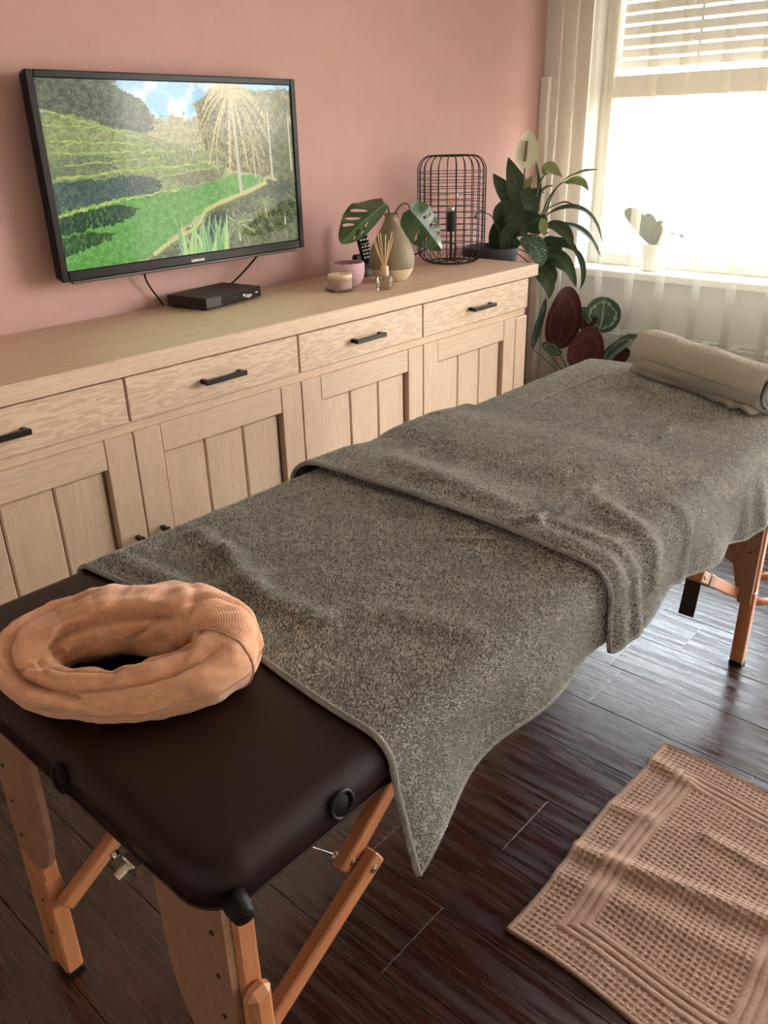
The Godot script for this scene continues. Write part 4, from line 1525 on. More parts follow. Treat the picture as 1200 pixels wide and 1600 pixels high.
func towel_roll() -> void:
	var o := thing("rolled_towel", "beige terry towel rolled into a bolster on the grey towels", "towel")
	var a := Vector3(-0.500, 0.7905, 0.770)
	var e := Vector3(-0.705, 0.7905, 1.205)
	var d := (e - a).normalized()
	var side := d.cross(Vector3.UP).normalized()     # points away from the camera side or to it; the roll is round
	var n1 := noise(1.0, 77, 3)
	var rows := 90
	var cols := 72
	var p := PackedVector3Array()
	var t := PackedVector2Array()
	for i in rows:
		var w := i / float(rows - 1)
		var mid := a.lerp(e, w)
		var round_end := minf(1.0, minf(w, 1.0 - w) / 0.03)
		var rr := 0.0605 * (0.86 + 0.14 * sqrt(clampf(round_end, 0.0, 1.0)))
		rr *= 1.0 + 0.05 * sin(w * 5.0 + 0.6) + 0.02 * sin(w * 13.0)
		for j in cols:
			var g := TAU * j / cols
			var f := 1.0 + 0.05 * n1.get_noise_3d(w * 3.0, cos(g) * 1.2, sin(g) * 1.2)
			f -= 0.07 * exp(-pow(wrapf(g - 3.9 + 0.2 * w, -PI, PI) / 0.16, 2.0))
			var q := mid + side * (cos(g) * rr * f) + Vector3.UP * (sin(g) * rr * f * 0.98)
			q.y = maxf(q.y, 0.7345)
			p.push_back(q)
			t.push_back(Vector2(g * 0.06, w * 0.5))
	var b := MB.new()
	b.grid(p, t, rows, cols, false, true)
	part(o, "cloth", b, M.beige_terry)
	pile(o, p, rows, cols, 26000, 0.0019, rgb(204, 198, 190), rgb(232, 226, 218), 5, [a, e])
	# spiral layers at both ends
	for k in 2:
		var mid := a if k == 0 else e
		var out := -d if k == 0 else d
		var sp := []
		for s in 110:
			var g := s / 109.0
			var ang := g * TAU * 4.3 + 1.0
			var rr := 0.051 * (1.0 - g * 0.92)
			sp.push_back(mid + out * (0.002 + 0.004 * sin(ang * 2.0) - 0.008 * g) + side * (cos(ang) * rr) + Vector3.UP * (sin(ang) * rr))
		b = MB.new()
		b.tube(sp, 0.0052, 7)
		part(o, "end_layers", b, M.beige_terry)
	# loose end lying in front of the roll
	var toward := Vector3(-0.90, 0, -0.43)
	p = PackedVector3Array()
	t = PackedVector2Array()
	var p2 := PackedVector3Array()
	rows = 60
	cols = 14
	for i in rows:
		var w := i / float(rows - 1)
		var mid := a.lerp(e, w * 0.99 + 0.004)
		mid.y = 0.7355
		var reach := 0.052 + 0.006 * sin(w * 9.0) + 0.012 * smoothstep(0.6, 0.95, w)
		for j in cols:
			var g := j / float(cols - 1)
			var wave := 0.011 * smoothstep(0.66, 0.9, w) * (0.5 + 0.5 * sin(w * 42.0)) * g
			var q := mid + toward * lerpf(0.0, reach, g) + Vector3(0, 0.004 + 0.006 * g * (1.0 - g) * 4.0 * 0.5 + wave + 0.0012 * n1.get_noise_2d(w * 20.0, g * 3.0), 0)
			p.push_back(q + Vector3(0, 0.005, 0))
			p2.push_back(q)
			t.push_back(Vector2(g * 0.06, w * 0.5))
	b = MB.new()
	b.grid(p, t, rows, cols)
	b.grid(p2, t, rows, cols)
	var rim := []
	for i in rows:
		rim.push_back((p[i * cols + cols - 1] + p2[i * cols + cols - 1]) / 2)
	b.tube(rim, 0.0036, 7)
	part(o, "loose_end", b, M.beige_terry)

# ---------------------------------------------------------------- ornaments on the sideboard
func build_ornaments() -> void:
	var y := 0.8995
	var b := MB.new()
	# vase
	var vs := thing("vase", "ribbed taupe bottle vase with pale foot on the sideboard", "vase")
	var at := Vector3(-0.478, y, -0.228)
	var prof := [[0.0, 0.0], [0.048, 0.0], [0.0535, 0.003], [0.062, 0.014], [0.071, 0.028], [0.0775, 0.044]]
	b.lathe(at, prof, 60)
	part(vs, "foot", b, M.vase_foot)
	b = MB.new()
	var up := [[0.0773, 0.0435], [0.0800, 0.054], [0.0815, 0.068], [0.0805, 0.084], [0.0765, 0.102], [0.0695, 0.121], [0.0600, 0.140], [0.0490, 0.158], [0.0385, 0.175], [0.0295, 0.191], [0.0240, 0.204], [0.0225, 0.214], [0.0245, 0.221], [0.0285, 0.2275], [0.0270, 0.2275], [0.0215, 0.218], [0.0200, 0.204], [0.0260, 0.185], [0.06, 0.12], [0.06, 0.05], [0.0, 0.045]]
	b.lathe(at, up, 240, 0.0004, 80, 0.045, 0.20)
	part(vs, "body", b, M.vase)
	# monstera sprigs standing in the vase
	monstera_sprig("drooping monstera leaf with slits reaching from the vase towards the television", Vector3(-0.552, 1.152, -0.200), Vector3(-0.800, 1.086, -0.150), Vector3(-0.45, 0.62, 0.62), 0.165, Vector3(-0.482, 1.07, -0.228), 1.0)
	monstera_sprig("arching monstera leaf with slits hanging from the vase towards the wire lamp", Vector3(-0.440, 1.140, -0.180), Vector3(-0.318, 0.992, -0.110), Vector3(-0.62, 0.45, 0.60), 0.140, Vector3(-0.474, 1.07, -0.228), -1.0)
	# reed diffuser
	var rd := thing("reed_diffuser", "square clear glass reed diffuser with wooden collar and sticks", "diffuser")
	var turn := Basis(Vector3.UP, 0.62)
	var rc := Vector3(-0.636, y, -0.124)
	b = MB.new()
	b.box(rc + Vector3(0, 0.0225, 0), Vector3(0.054, 0.044, 0.054), 0.005, 0, turn)
	part(rd, "bottle", b, M.glass)
	b = MB.new()
	b.box(rc + Vector3(0, 0.017, 0), Vector3(0.043, 0.022, 0.043), 0.003, 0, turn)
	part(rd, "oil", b, M.oil)
	b = MB.new()
	b.lathe(rc, [[0.0, 0.0445], [0.0135, 0.0445], [0.014, 0.0465], [0.014, 0.0745], [0.0132, 0.076], [0.0, 0.076]], 28)
	part(rd, "collar", b, M.collar)
	for k in 8:
		var a := TAU * k / 8.0 + 0.3
		var top := rc + Vector3(cos(a) * 0.036 - 0.004, 0.185 - 0.012 * (k % 3), sin(a) * 0.036)
		b = MB.new()
		b.tube([rc + Vector3(-cos(a) * 0.014, 0.008, -sin(a) * 0.014), rc + Vector3(cos(a) * 0.004, 0.075, sin(a) * 0.004), top], 0.0016, 7)
		part(rd, "reed", b, M.reed)
	# candle on a glass dish
	var cd := Vector3(-0.744, y, -0.232)
	b = MB.new()
	b.lathe(cd, [[0.0, 0.0], [0.046, 0.0], [0.0525, 0.003], [0.053, 0.008], [0.0515, 0.0095], [0.049, 0.006], [0.044, 0.005], [0.0, 0.005]], 48)
	tag(part(self, "glass_dish", b, M.glass), "small clear glass dish under the two-tone candle", "dish")
	var cn := thing("candle", "squat two-tone pillar candle, mauve below and cream above", "candle")
	b = MB.new()
	b.lathe(cd, [[0.0, 0.0055], [0.0405, 0.0055], [0.0412, 0.008], [0.0412, 0.034], [0.0, 0.034]], 48)
	part(cn, "lower_wax", b, M.wax_mauve)
	b = MB.new()
	b.lathe(cd, [[0.0, 0.0341], [0.0412, 0.0341], [0.0412, 0.052], [0.0395, 0.0545], [0.034, 0.0545], [0.012, 0.0515], [0.0, 0.051]], 48)
	part(cn, "upper_wax", b, M.wax_cream)
	b = MB.new()
	b.tube([cd + Vector3(0, 0.050, 0), cd + Vector3(0.001, 0.060, 0)], 0.0011, 6)
	part(cn, "wick", b, M.white_ink)
	# lilac bowl
	var bw := thing("bowl", "rough lilac ceramic tea light bowl behind the candle", "bowl")
	var bc := Vector3(-0.648, y, -0.288)
	b = MB.new()
	var bp := [[0.0, 0.0], [0.036, 0.0], [0.042, 0.003], [0.050, 0.012], [0.057, 0.026], [0.0605, 0.042], [0.0610, 0.060], [0.0602, 0.074], [0.0585, 0.0775], [0.0560, 0.0765]]
	var n1 := noise(1.0, 88, 3)
	var p := PackedVector3Array()
	var t := PackedVector2Array()
	var fine := []
	for k in bp.size() - 1:
		for s in 4:
			fine.push_back([lerpf(bp[k][0], bp[k + 1][0], s / 4.0), lerpf(bp[k][1], bp[k + 1][1], s / 4.0)])
	fine.push_back(bp[bp.size() - 1])
	for q in fine:
		for s in 97:
			var a := TAU * (s % 96) / 96.0
			var d := 0.0016 * n1.get_noise_3d(cos(a) * 9.0, q[1] * 160.0, sin(a) * 9.0) if q[0] > 0.03 else 0.0
			p.push_back(bc + Vector3(cos(a) * (q[0] + d), q[1], sin(a) * (q[0] + d)))
			t.push_back(Vector2(a, q[1]))
	b.grid(p, t, fine.size(), 97, false, false, true)
	part(bw, "body", b, M.lilac)
	b = MB.new()
	b.lathe(bc, [[0.0561, 0.0764], [0.0550, 0.070], [0.0545, 0.045], [0.048, 0.018], [0.0, 0.014]], 60)
	part(bw, "inside", b, M.lilac_inside)
	# telephone and its charging base
	var ba := thing("phone_base", "black charging base of the cordless phone beside the vase", "phone base")
	var pc := Vector3(-0.438, y, -0.402)
	b = MB.new()
	b.slab(pc.x, pc.z, 0.062, 0.05, 0.025, [[0.004, y + 0.0], [0.0, y + 0.004], [0.004, y + 0.022], [0.010, y + 0.030], [0.02, y + 0.033]])
	part(ba, "body", b, M.matt_black)
	b = MB.new()
	b.box(pc + Vector3(0.0, 0.045, -0.022), Vector3(0.068, 0.055, 0.024), 0.008, 0, Basis(Vector3.RIGHT, -0.2))
	part(ba, "cradle", b, M.matt_black)
	var hs := thing("telephone_handset", "black cordless telephone handset standing in its base", "telephone")
	var hb := Basis(Vector3.UP, -0.35) * Basis(Vector3(1, 0, 0), -0.22) * Basis(Vector3(0, 0, 1), 0.14)
	var hc := Vector3(-0.446, y + 0.113, -0.396)
	b = MB.new()
	b.box(hc, Vector3(0.047, 0.148, 0.022), 0.009, 0, hb)
	b.box(hc + hb * Vector3(0, 0.03, 0.002), Vector3(0.042, 0.075, 0.022), 0.007, 0, hb)
	part(hs, "body", b, M.black_plastic)
	b = MB.new()
	b.box(hc + hb * Vector3(0, 0.035, 0.0132), Vector3(0.029, 0.020, 0.001), 0.0, 0, hb)
	part(hs, "display", b, M.lcd)
	b = MB.new()
	b.box(hc + hb * Vector3(0, 0.053, 0.0132), Vector3(0.014, 0.003, 0.0008), 0.0, 0, hb)
	part(hs, "maker_mark", b, M.white_ink)
	for r in 6:
		for c in 3:
			if r == 1 and c == 1:
				continue
			b = MB.new()
			var zz := 0.0134 if r < 1 else 0.0116
			b.box(hc + hb * Vector3((c - 1) * 0.0125, 0.012 - r * 0.0125, zz), Vector3(0.0075, 0.005, 0.0012), 0.0005, 0, hb)
			part(hs, "key", b, M.white_ink)
	b = MB.new()
	var ring := []
	for k in 20:
		ring.push_back(hc + hb * Vector3(cos(TAU * k / 20.0) * 0.0055, -0.0005 + sin(TAU * k / 20.0) * 0.0055, 0.0118))
	b.tube(ring, 0.0012, 6, true)
	part(hs, "navigation_key", b, M.white_ink)

func monstera_sprig(label: String, root: Vector3, tip: Vector3, face: Vector3, width: float, foot: Vector3, side: float) -> void:
	var o := thing("monstera_sprig", label, "leaf", "monstera leaves in the vase")
	var ax := tip - root
	var l := ax.length()
	var dy := ax / l
	var dx := dy.cross(face).normalized()
	var dz := dx.cross(dy).normalized()
	if dz.dot(face) < 0.0:
		dz = -dz
	var rows := 90
	var cols := 81
	var p := PackedVector3Array()
	var t := PackedVector2Array()
	var skip := []
	for i in rows:
		var v := i / float(rows - 1)
		var lobe := (0.13 if side > 0.0 else 0.03) * pow(maxf(0.0, 1.0 - v / 0.16), 1.0)
		var half := width * 0.5 * pow(sin(PI * pow(clampf(v * 0.985 + 0.015, 0.0, 1.0), 0.62)), 0.75)
		for j in cols:
			var u := (j / float(cols - 1)) * 2.0 - 1.0
			var along := l * v - l * lobe * absf(u) * 1.1
			var bend := -0.16 * l * pow(v, 2.0)
			var roll := -0.34 * absf(u) * half - 0.006 * sin(v * 16.0) * absf(u)
			if side > 0.0 and u < 0.0:
				p.push_back(root + dy * along + dx * (half * u * 0.12) + dz * (bend + 1.0 * u * half + 0.05 * l))
			else:
				p.push_back(root + dy * along + dx * (half * u) + dz * (bend + roll + 0.05 * l))
			t.push_back(Vector2((u + 1.0) * 0.5, v))
			var cut := false
			# slits between the side ribs: narrow ovals off the midrib
			for k in [[0.34, 1.0], [0.52, 1.0], [0.68, 1.0], [0.42, -1.0], [0.60, -1.0]]:
				var du: float = (u * k[1] * side - 0.52) / 0.30
				var dv: float = (v - k[0] - (absf(u) - 0.5) * 0.16) / 0.032
				if du * du + dv * dv < 1.0:
					cut = true
			skip.push_back(cut)
	var b := MB.new()
	b.grid(p, t, rows, cols, false, false, false, skip)
	part(o, "blade", b, M.monstera)
	b = MB.new()
	var rt := p[cols / 2]
	var path := []
	for k in 15:
		var a := k / 14.0
		path.push_back(foot.bezier_interpolate(foot + Vector3(0, 0.085, 0), rt + Vector3(0.004 * side, 0.012 if side > 0.0 else 0.040, 0), rt, a))
	b.tube(path, 0.0030, 8)
	part(o, "stalk", b, M.stem)

# ---------------------------------------------------------------- wire cage lamp
func build_cage_lamp() -> void:
	var o := thing("wire_cage_lamp", "black wire cage table lamp with a clear filament bulb", "lamp")
	var c := Vector3(0.002, 0.8995, -0.328)
	var R0 := 0.135
	var H := 0.402
	var wire := 0.0019
	# upright wires, bent in at both ends
	for k in 24:
		var a := TAU * k / 24.0
		var d := Vector3(cos(a), 0, sin(a))
		var path := []
		var cr := 0.055
		for s in 9:
			var g := PI / 2 * s / 8.0
			path.push_back(c + d * (R0 - cr + cr * sin(g)) + Vector3.UP * (wire + cr - cr * cos(g)))
		for s in 9:
			var g := PI / 2 * s / 8.0
			path.push_back(c + d * (R0 - cr + cr * cos(g)) + Vector3.UP * (H - cr - wire + cr * sin(g)))
		var b := MB.new()
		b.tube(path, wire, 6)
		part(o, "upright_wire", b, M.wire)
	for k in 13:
		var y := 0.066 + k * 0.0228
		var b := MB.new()
		var ring := []
		for s in 64:
			var a := TAU * s / 64.0
			ring.push_back(c + Vector3(cos(a) * R0, y, sin(a) * R0))
		b.tube(ring, 0.0015, 6, true)
		part(o, "ring_wire", b, M.wire)
	for y in [0.003, H - 0.003]:
		var b := MB.new()
		var ring := []
		for s in 64:
			var a := TAU * s / 64.0
			ring.push_back(c + Vector3(cos(a) * (R0 - 0.055), y, sin(a) * (R0 - 0.055)))
		b.tube(ring, 0.0030, 8, true)
		part(o, "end_ring", b, M.wire)
	for g in [0.3, 1.87]:
		var b := MB.new()
		var d := Vector3(cos(g), 0, sin(g)) * (R0 - 0.055)
		b.tube([c - d + Vector3(0, 0.004, 0), c + Vector3(0, 0.006, 0), c + d + Vector3(0, 0.004, 0)], 0.0026, 6)
		part(o, "base_bar", b, M.wire)
	var b2 := MB.new()
	b2.tube([c + Vector3(0, 0.004, 0), c + Vector3(0, 0.12, 0)], 0.0055, 10)
	part(o, "stem", b2, M.wire)
	b2 = MB.new()
	b2.lathe(c, [[0.0, 0.118], [0.020, 0.118], [0.0215, 0.121], [0.0215, 0.186], [0.020, 0.189], [0.0, 0.189]], 32)
	part(o, "socket", b2, M.matt_black)
	var bulb := holder(o, "bulb")
	b2 = MB.new()
	b2.lathe(c, [[0.0, 0.189], [0.013, 0.189], [0.0135, 0.207], [0.012, 0.209], [0.0, 0.209]], 24)
	part(bulb, "screw_cap", b2, M.chrome)
	b2 = MB.new()
	b2.lathe(c, [[0.0125, 0.208], [0.0145, 0.216], [0.0200, 0.226], [0.0262, 0.237], [0.0290, 0.249], [0.0275, 0.261], [0.0215, 0.271], [0.0120, 0.2765], [0.0, 0.2785]], 32)
	part(bulb, "envelope", b2, M.bulb_glass)
	for k in 6:
		var a := TAU * k / 6.0
		b2 = MB.new()
		b2.tube([c + Vector3(cos(a) * 0.007, 0.221, sin(a) * 0.007), c + Vector3(cos(a) * 0.011, 0.258, sin(a) * 0.011)], 0.0012, 6)
		part(bulb, "filament", b2, M.copper)
	# flex running out behind towards the vase
	b2 = MB.new()
	var path := []
	var pts := [Vector3(0.0, 0.012, 0.0), Vector3(-0.02, 0.02, 0.03), Vector3(-0.05, 0.075, 0.06), Vector3(-0.12, 0.085, 0.03), Vector3(-0.20, 0.05, -0.02), Vector3(-0.28, 0.012, -0.10), Vector3(-0.31, 0.0035, -0.13)]
	var cv := Curve3D.new()
	for k in pts.size():
		var tg: Vector3 = (pts[mini(k + 1, pts.size() - 1)] - pts[maxi(k - 1, 0)]) / 6.0
		cv.add_point(c + pts[k], -tg, tg)
	var bl := cv.get_baked_length()
	for k in 50:
		path.push_back(cv.sample_baked(bl * k / 49.0, true))
	b2.tube(path, 0.0028, 8)
	part(o, "flex", b2, M.rubber)

# ---------------------------------------------------------------- plants
func bezier(q: Array, t: float) -> Vector3:
	return (q[0] as Vector3).bezier_interpolate(q[1], q[2], q[3], t)

# control points so that the curve passes through the four given points
func through(q: Array) -> Array:
	var a: Vector3 = q[0]
	var d: Vector3 = q[3]
	var b: Vector3 = (q[0] * -5.0 + q[1] * 18.0 - q[2] * 9.0 + q[3] * 2.0) / 6.0
	var c: Vector3 = (q[0] * 2.0 - q[1] * 9.0 + q[2] * 18.0 - q[3] * 5.0) / 6.0
	return [a, b, c, d]

# kind of outline: 0 lance shaped, 1 broad oval, 2 spathe
func leaf_mesh(pts: Array, width: float, face: Vector3, outline: int) -> MB:
	var q := through(pts)
	var rows := 22
	var cols := 9
	var p := PackedVector3Array()
	var t := PackedVector2Array()
	var ripple := rng.randf() * 6.0
	for i in rows:
		var v := i / float(rows - 1)
		var c := bezier(q, v)
		var tg := (bezier(q, minf(v + 0.02, 1.0)) - bezier(q, maxf(v - 0.02, 0.0))).normalized()
		var sd := tg.cross(face).normalized()
		var nm := sd.cross(tg).normalized()
		if nm.dot(face) < 0.0:
			nm = -nm
		var half := width * 0.5
		if outline == 0:
			half *= pow(sin(PI * pow(clampf(v, 0.004, 0.996), 0.85)), 0.85)
		elif outline == 1:
			half *= pow(sin(PI * clampf(v, 0.02, 0.99)), 0.55)
		else:
			half *= pow(sin(PI * pow(clampf(v, 0.01, 0.995), 0.80)), 0.7)
		for j in cols:
			var u := j / float(cols - 1) * 2.0 - 1.0
			var cup := 0.22 * absf(u) * half + 0.05 * half * sin(v * 14.0 + ripple + u * 2.0) * absf(u)
			if outline == 2:
				cup = 0.45 * u * u * half
			p.push_back(c + sd * (half * u) + nm * cup)
			t.push_back(Vector2((u + 1.0) * 0.5, v))
	var b := MB.new()
	b.grid(p, t, rows, cols)
	return b

func stem_mesh(pts: Array, radius: float) -> MB:
	var q := through(pts)
	var path := []
	for k in 13:
		path.push_back(bezier(q, k / 12.0))
	var b := MB.new()
	b.tube(path, radius, 7)
	return b

func build_plants() -> void:
	var lily_leaves := [
		[[Vector3(0.430, 0.997, -0.253), Vector3(0.430, 1.081, -0.303), Vector3(0.430, 1.151, -0.370), Vector3(0.430, 1.214, -0.427)], 0.085, Vector3(-0.74, 0.3, 0.6), "leaf"],
		[[Vector3(0.450, 0.980, -0.256), Vector3(0.450, 1.081, -0.276), Vector3(0.450, 1.179, -0.322), Vector3(0.450, 1.278, -0.365)], 0.105, Vector3(-0.74, 0.3, 0.6), "leaf"],
		[[Vector3(0.420, 1.027, -0.231), Vector3(0.420, 1.085, -0.217), Vector3(0.420, 1.126, -0.246), Vector3(0.420, 1.154, -0.274)], 0.070, Vector3(-0.74, 0.3, 0.6), "leaf"],
		[[Vector3(0.390, 0.994, -0.228), Vector3(0.390, 1.056, -0.294), Vector3(0.390, 1.054, -0.348), Vector3(0.390, 0.987, -0.373)], 0.100, Vector3(-0.74, 0.3, 0.6), "leaf"],
		[[Vector3(0.400, 0.971, -0.242), Vector3(0.400, 0.996, -0.315), Vector3(0.400, 0.949, -0.368), Vector3(0.400, 0.873, -0.384)], 0.110, Vector3(-0.74, 0.3, 0.6), "leaf"],
		[[Vector3(0.350, 0.971, -0.192), Vector3(0.350, 0.990, -0.246), Vector3(0.350, 0.930, -0.279), Vector3(0.350, 0.880, -0.267)], 0.100, Vector3(-0.74, 0.3, 0.6), "leaf"],
		[[Vector3(0.400, 0.986, -0.225), Vector3(0.400, 1.017, -0.191), Vector3(0.400, 1.039, -0.158), Vector3(0.400, 1.061, -0.143)], 0.100, Vector3(-0.74, 0.3, 0.6), "leaf"],
		[[Vector3(0.530, 1.060, -0.276), Vector3(0.530, 1.112, -0.252), Vector3(0.530, 1.148, -0.220), Vector3(0.530, 1.160, -0.186)], 0.070, Vector3(-0.25, 1, 0.35), "leaf"],
		[[Vector3(0.550, 1.013, -0.304), Vector3(0.550, 1.087, -0.299), Vector3(0.550, 1.124, -0.288), Vector3(0.550, 1.133, -0.239)], 0.070, Vector3(-0.74, 0.3, 0.6), "leaf"],
		[[Vector3(0.450, 1.027, -0.180), Vector3(0.450, 1.072, -0.114), Vector3(0.470, 1.075, -0.001), Vector3(0.490, 0.942, 0.092)], 0.050, Vector3(-0.25, 1, 0.35), "leaf"],
		[[Vector3(0.450, 1.007, -0.161), Vector3(0.470, 1.011, -0.045), Vector3(0.490, 0.963, 0.031), Vector3(0.500, 0.891, 0.081)], 0.045, Vector3(-0.25, 1, 0.35), "leaf"],
		[[Vector3(0.410, 1.004, -0.145), Vector3(0.410, 1.014, -0.086), Vector3(0.410, 0.982, -0.033), Vector3(0.410, 0.931, -0.004)], 0.060, Vector3(-0.6, 0.7, 0.3), "leaf"],
		[[Vector3(0.420, 0.925, -0.189), Vector3(0.420, 0.948, -0.104), Vector3(0.420, 0.939, -0.027), Vector3(0.420, 0.906, 0.019)], 0.050, Vector3(-0.6, 0.7, 0.3), "leaf"],
		[[Vector3(0.430, 0.930, -0.032), Vector3(0.430, 0.898, 0.021), Vector3(0.430, 0.829, 0.047), Vector3(0.430, 0.762, 0.033)], 0.025, Vector3(-0.6, 0.7, 0.3), "leaf"],
		[[Vector3(0.430, 0.902, -0.132), Vector3(0.430, 0.892, -0.071), Vector3(0.430, 0.838, -0.020), Vector3(0.430, 0.768, 0.018)], 0.055, Vector3(-0.6, 0.7, 0.3), "leaf"],
		[[Vector3(0.470, 0.857, -0.189), Vector3(0.470, 0.857, -0.127), Vector3(0.470, 0.830, -0.055), Vector3(0.470, 0.764, -0.003)], 0.040, Vector3(-0.6, 0.7, 0.3), "leaf"],
		[[Vector3(0.390, 0.831, -0.164), Vector3(0.390, 0.819, -0.128), Vector3(0.390, 0.778, -0.095), Vector3(0.390, 0.715, -0.090)], 0.070, Vector3(-0.74, 0.3, 0.6), "leaf"],
		[[Vector3(0.450, 0.860, -0.177), Vector3(0.450, 0.833, -0.135), Vector3(0.450, 0.798, -0.111), Vector3(0.450, 0.759, -0.112)], 0.050, Vector3(-0.74, 0.3, 0.6), "leaf"],
		[[Vector3(0.330, 0.954, -0.209), Vector3(0.330, 0.947, -0.152), Vector3(0.330, 0.914, -0.115), Vector3(0.330, 0.857, -0.107)], 0.085, Vector3(-0.74, 0.3, 0.6), "striped"],
		[[Vector3(0.490, 0.907, -0.187), Vector3(0.490, 0.923, -0.161), Vector3(0.490, 0.887, -0.141), Vector3(0.490, 0.834, -0.155)], 0.090, Vector3(-0.74, 0.3, 0.6), "leaf"],
		[[Vector3(0.500, 1.050, -0.230), Vector3(0.500, 1.073, -0.178), Vector3(0.500, 1.097, -0.120), Vector3(0.500, 1.088, -0.056)], 0.035, Vector3(-0.25, 1, 0.35), "leaf"],
		[[Vector3(0.510, 1.048, -0.258), Vector3(0.510, 1.113, -0.244), Vector3(0.510, 1.177, -0.244), Vector3(0.510, 1.275, -0.270)], 0.022, Vector3(-0.74, 0.3, 0.6), "leaf"],
		[[Vector3(0.370, 1.043, -0.140), Vector3(0.370, 1.022, -0.126), Vector3(0.370, 0.995, -0.120), Vector3(0.370, 0.992, -0.094)], 0.040, Vector3(-0.74, 0.3, 0.6), "pale"],
		[[Vector3(0.430, 1.153, -0.263), Vector3(0.430, 1.174, -0.251), Vector3(0.430, 1.189, -0.239), Vector3(0.430, 1.213, -0.230)], 0.030, Vector3(-0.74, 0.3, 0.6), "pale"],
	]
	var spathes := [
		[[Vector3(0.450, 1.227, -0.284), Vector3(0.450, 1.277, -0.283), Vector3(0.450, 1.331, -0.275), Vector3(0.450, 1.382, -0.270)], 0.105, Vector3(-0.6, 0.2, 0.75), "spathe"],
		[[Vector3(0.470, 1.204, -0.195), Vector3(0.470, 1.235, -0.181), Vector3(0.470, 1.229, -0.155), Vector3(0.470, 1.202, -0.107)], 0.060, Vector3(-0.6, 0.7, 0.3), "green_spathe"],
		[[Vector3(0.480, 1.178, -0.110), Vector3(0.480, 1.206, -0.067), Vector3(0.480, 1.223, -0.004), Vector3(0.480, 1.231, 0.051)], 0.050, Vector3(-0.25, 1, 0.35), "green_spathe"],
		[[Vector3(0.480, 1.178, -0.106), Vector3(0.480, 1.186, -0.057), Vector3(0.480, 1.179, -0.020), Vector3(0.480, 1.150, 0.015)], 0.045, Vector3(-0.6, 0.7, 0.3), "green_spathe"],
	]
	var lily_stems := [
		[[Vector3(0.450, 0.993, -0.291), Vector3(0.450, 1.109, -0.284), Vector3(0.450, 1.187, -0.281), Vector3(0.450, 1.236, -0.280)], 0.003, Vector3(-0.74, 0.3, 0.6), "stem"],
		[[Vector3(0.470, 1.023, -0.231), Vector3(0.470, 1.109, -0.228), Vector3(0.470, 1.173, -0.215), Vector3(0.470, 1.204, -0.194)], 0.003, Vector3(-0.74, 0.3, 0.6), "stem"],
		[[Vector3(0.480, 1.024, -0.198), Vector3(0.480, 1.082, -0.176), Vector3(0.480, 1.146, -0.146), Vector3(0.480, 1.179, -0.108)], 0.003, Vector3(-0.74, 0.3, 0.6), "stem"],
		[[Vector3(0.485, 1.023, -0.210), Vector3(0.485, 1.081, -0.192), Vector3(0.485, 1.131, -0.165), Vector3(0.485, 1.177, -0.118)], 0.003, Vector3(-0.74, 0.3, 0.6), "stem"],
		[[Vector3(0.438, 1.262, -0.274), Vector3(0.438, 1.291, -0.271), Vector3(0.438, 1.318, -0.269), Vector3(0.438, 1.341, -0.267)], 0.007, Vector3(-0.74, 0.3, 0.6), "spadix"],
	]
	var calathea_leaves := [
		[[Vector3(0.500, 0.478, -0.098), Vector3(0.500, 0.550, -0.084), Vector3(0.480, 0.663, -0.057), Vector3(0.480, 0.760, -0.048)], 0.155, Vector3(-0.72, 0.25, 0.65), "red"],
		[[Vector3(0.450, 0.406, 0.049), Vector3(0.450, 0.469, 0.063), Vector3(0.440, 0.542, 0.089), Vector3(0.440, 0.612, 0.115)], 0.155, Vector3(-0.6, 0.5, 0.6), "red"],
		[[Vector3(0.550, 0.575, 0.078), Vector3(0.550, 0.614, 0.088), Vector3(0.560, 0.667, 0.086), Vector3(0.580, 0.713, 0.080)], 0.155, Vector3(-0.75, 0.5, 0.4), "banded"],
		[[Vector3(0.450, 0.475, -0.191), Vector3(0.450, 0.538, -0.182), Vector3(0.450, 0.622, -0.160), Vector3(0.450, 0.705, -0.141)], 0.045, Vector3(-0.3, 0.3, 0.9), "banded"],
		[[Vector3(0.500, 0.425, 0.128), Vector3(0.500, 0.474, 0.165), Vector3(0.510, 0.530, 0.217), Vector3(0.520, 0.577, 0.277)], 0.120, Vector3(-0.35, 0.9, 0), "banded"],
		[[Vector3(0.530, 0.573, 0.004), Vector3(0.530, 0.602, 0.025), Vector3(0.530, 0.613, 0.048), Vector3(0.530, 0.629, 0.076)], 0.070, Vector3(-0.5, 0.6, 0.6), "red"],
		[[Vector3(0.550, 0.601, -0.024), Vector3(0.550, 0.619, -0.011), Vector3(0.550, 0.641, -0.004), Vector3(0.550, 0.664, -0.011)], 0.060, Vector3(-0.74, 0.3, 0.6), "banded"],
		[[Vector3(0.440, 0.502, -0.138), Vector3(0.440, 0.494, -0.103), Vector3(0.440, 0.481, -0.067), Vector3(0.440, 0.482, -0.033)], 0.050, Vector3(-0.74, 0.3, 0.6), "banded"],
		[[Vector3(0.560, 0.410, 0.112), Vector3(0.560, 0.442, 0.146), Vector3(0.560, 0.468, 0.180), Vector3(0.560, 0.497, 0.232)], 0.120, Vector3(-0.6, 0.5, 0.5), "red"],
	]
	var small := [
		[[Vector3(0.300, 1.036, -0.424), Vector3(0.300, 1.059, -0.412), Vector3(0.300, 1.066, -0.391), Vector3(0.300, 1.061, -0.366)], 0.030, Vector3(-0.25, 1, 0.35), "leaf"],
		[[Vector3(0.300, 1.061, -0.366), Vector3(0.300, 1.052, -0.341), Vector3(0.300, 1.033, -0.324), Vector3(0.300, 1.008, -0.310)], 0.003, Vector3(-0.74, 0.3, 0.6), "stem"],
	]
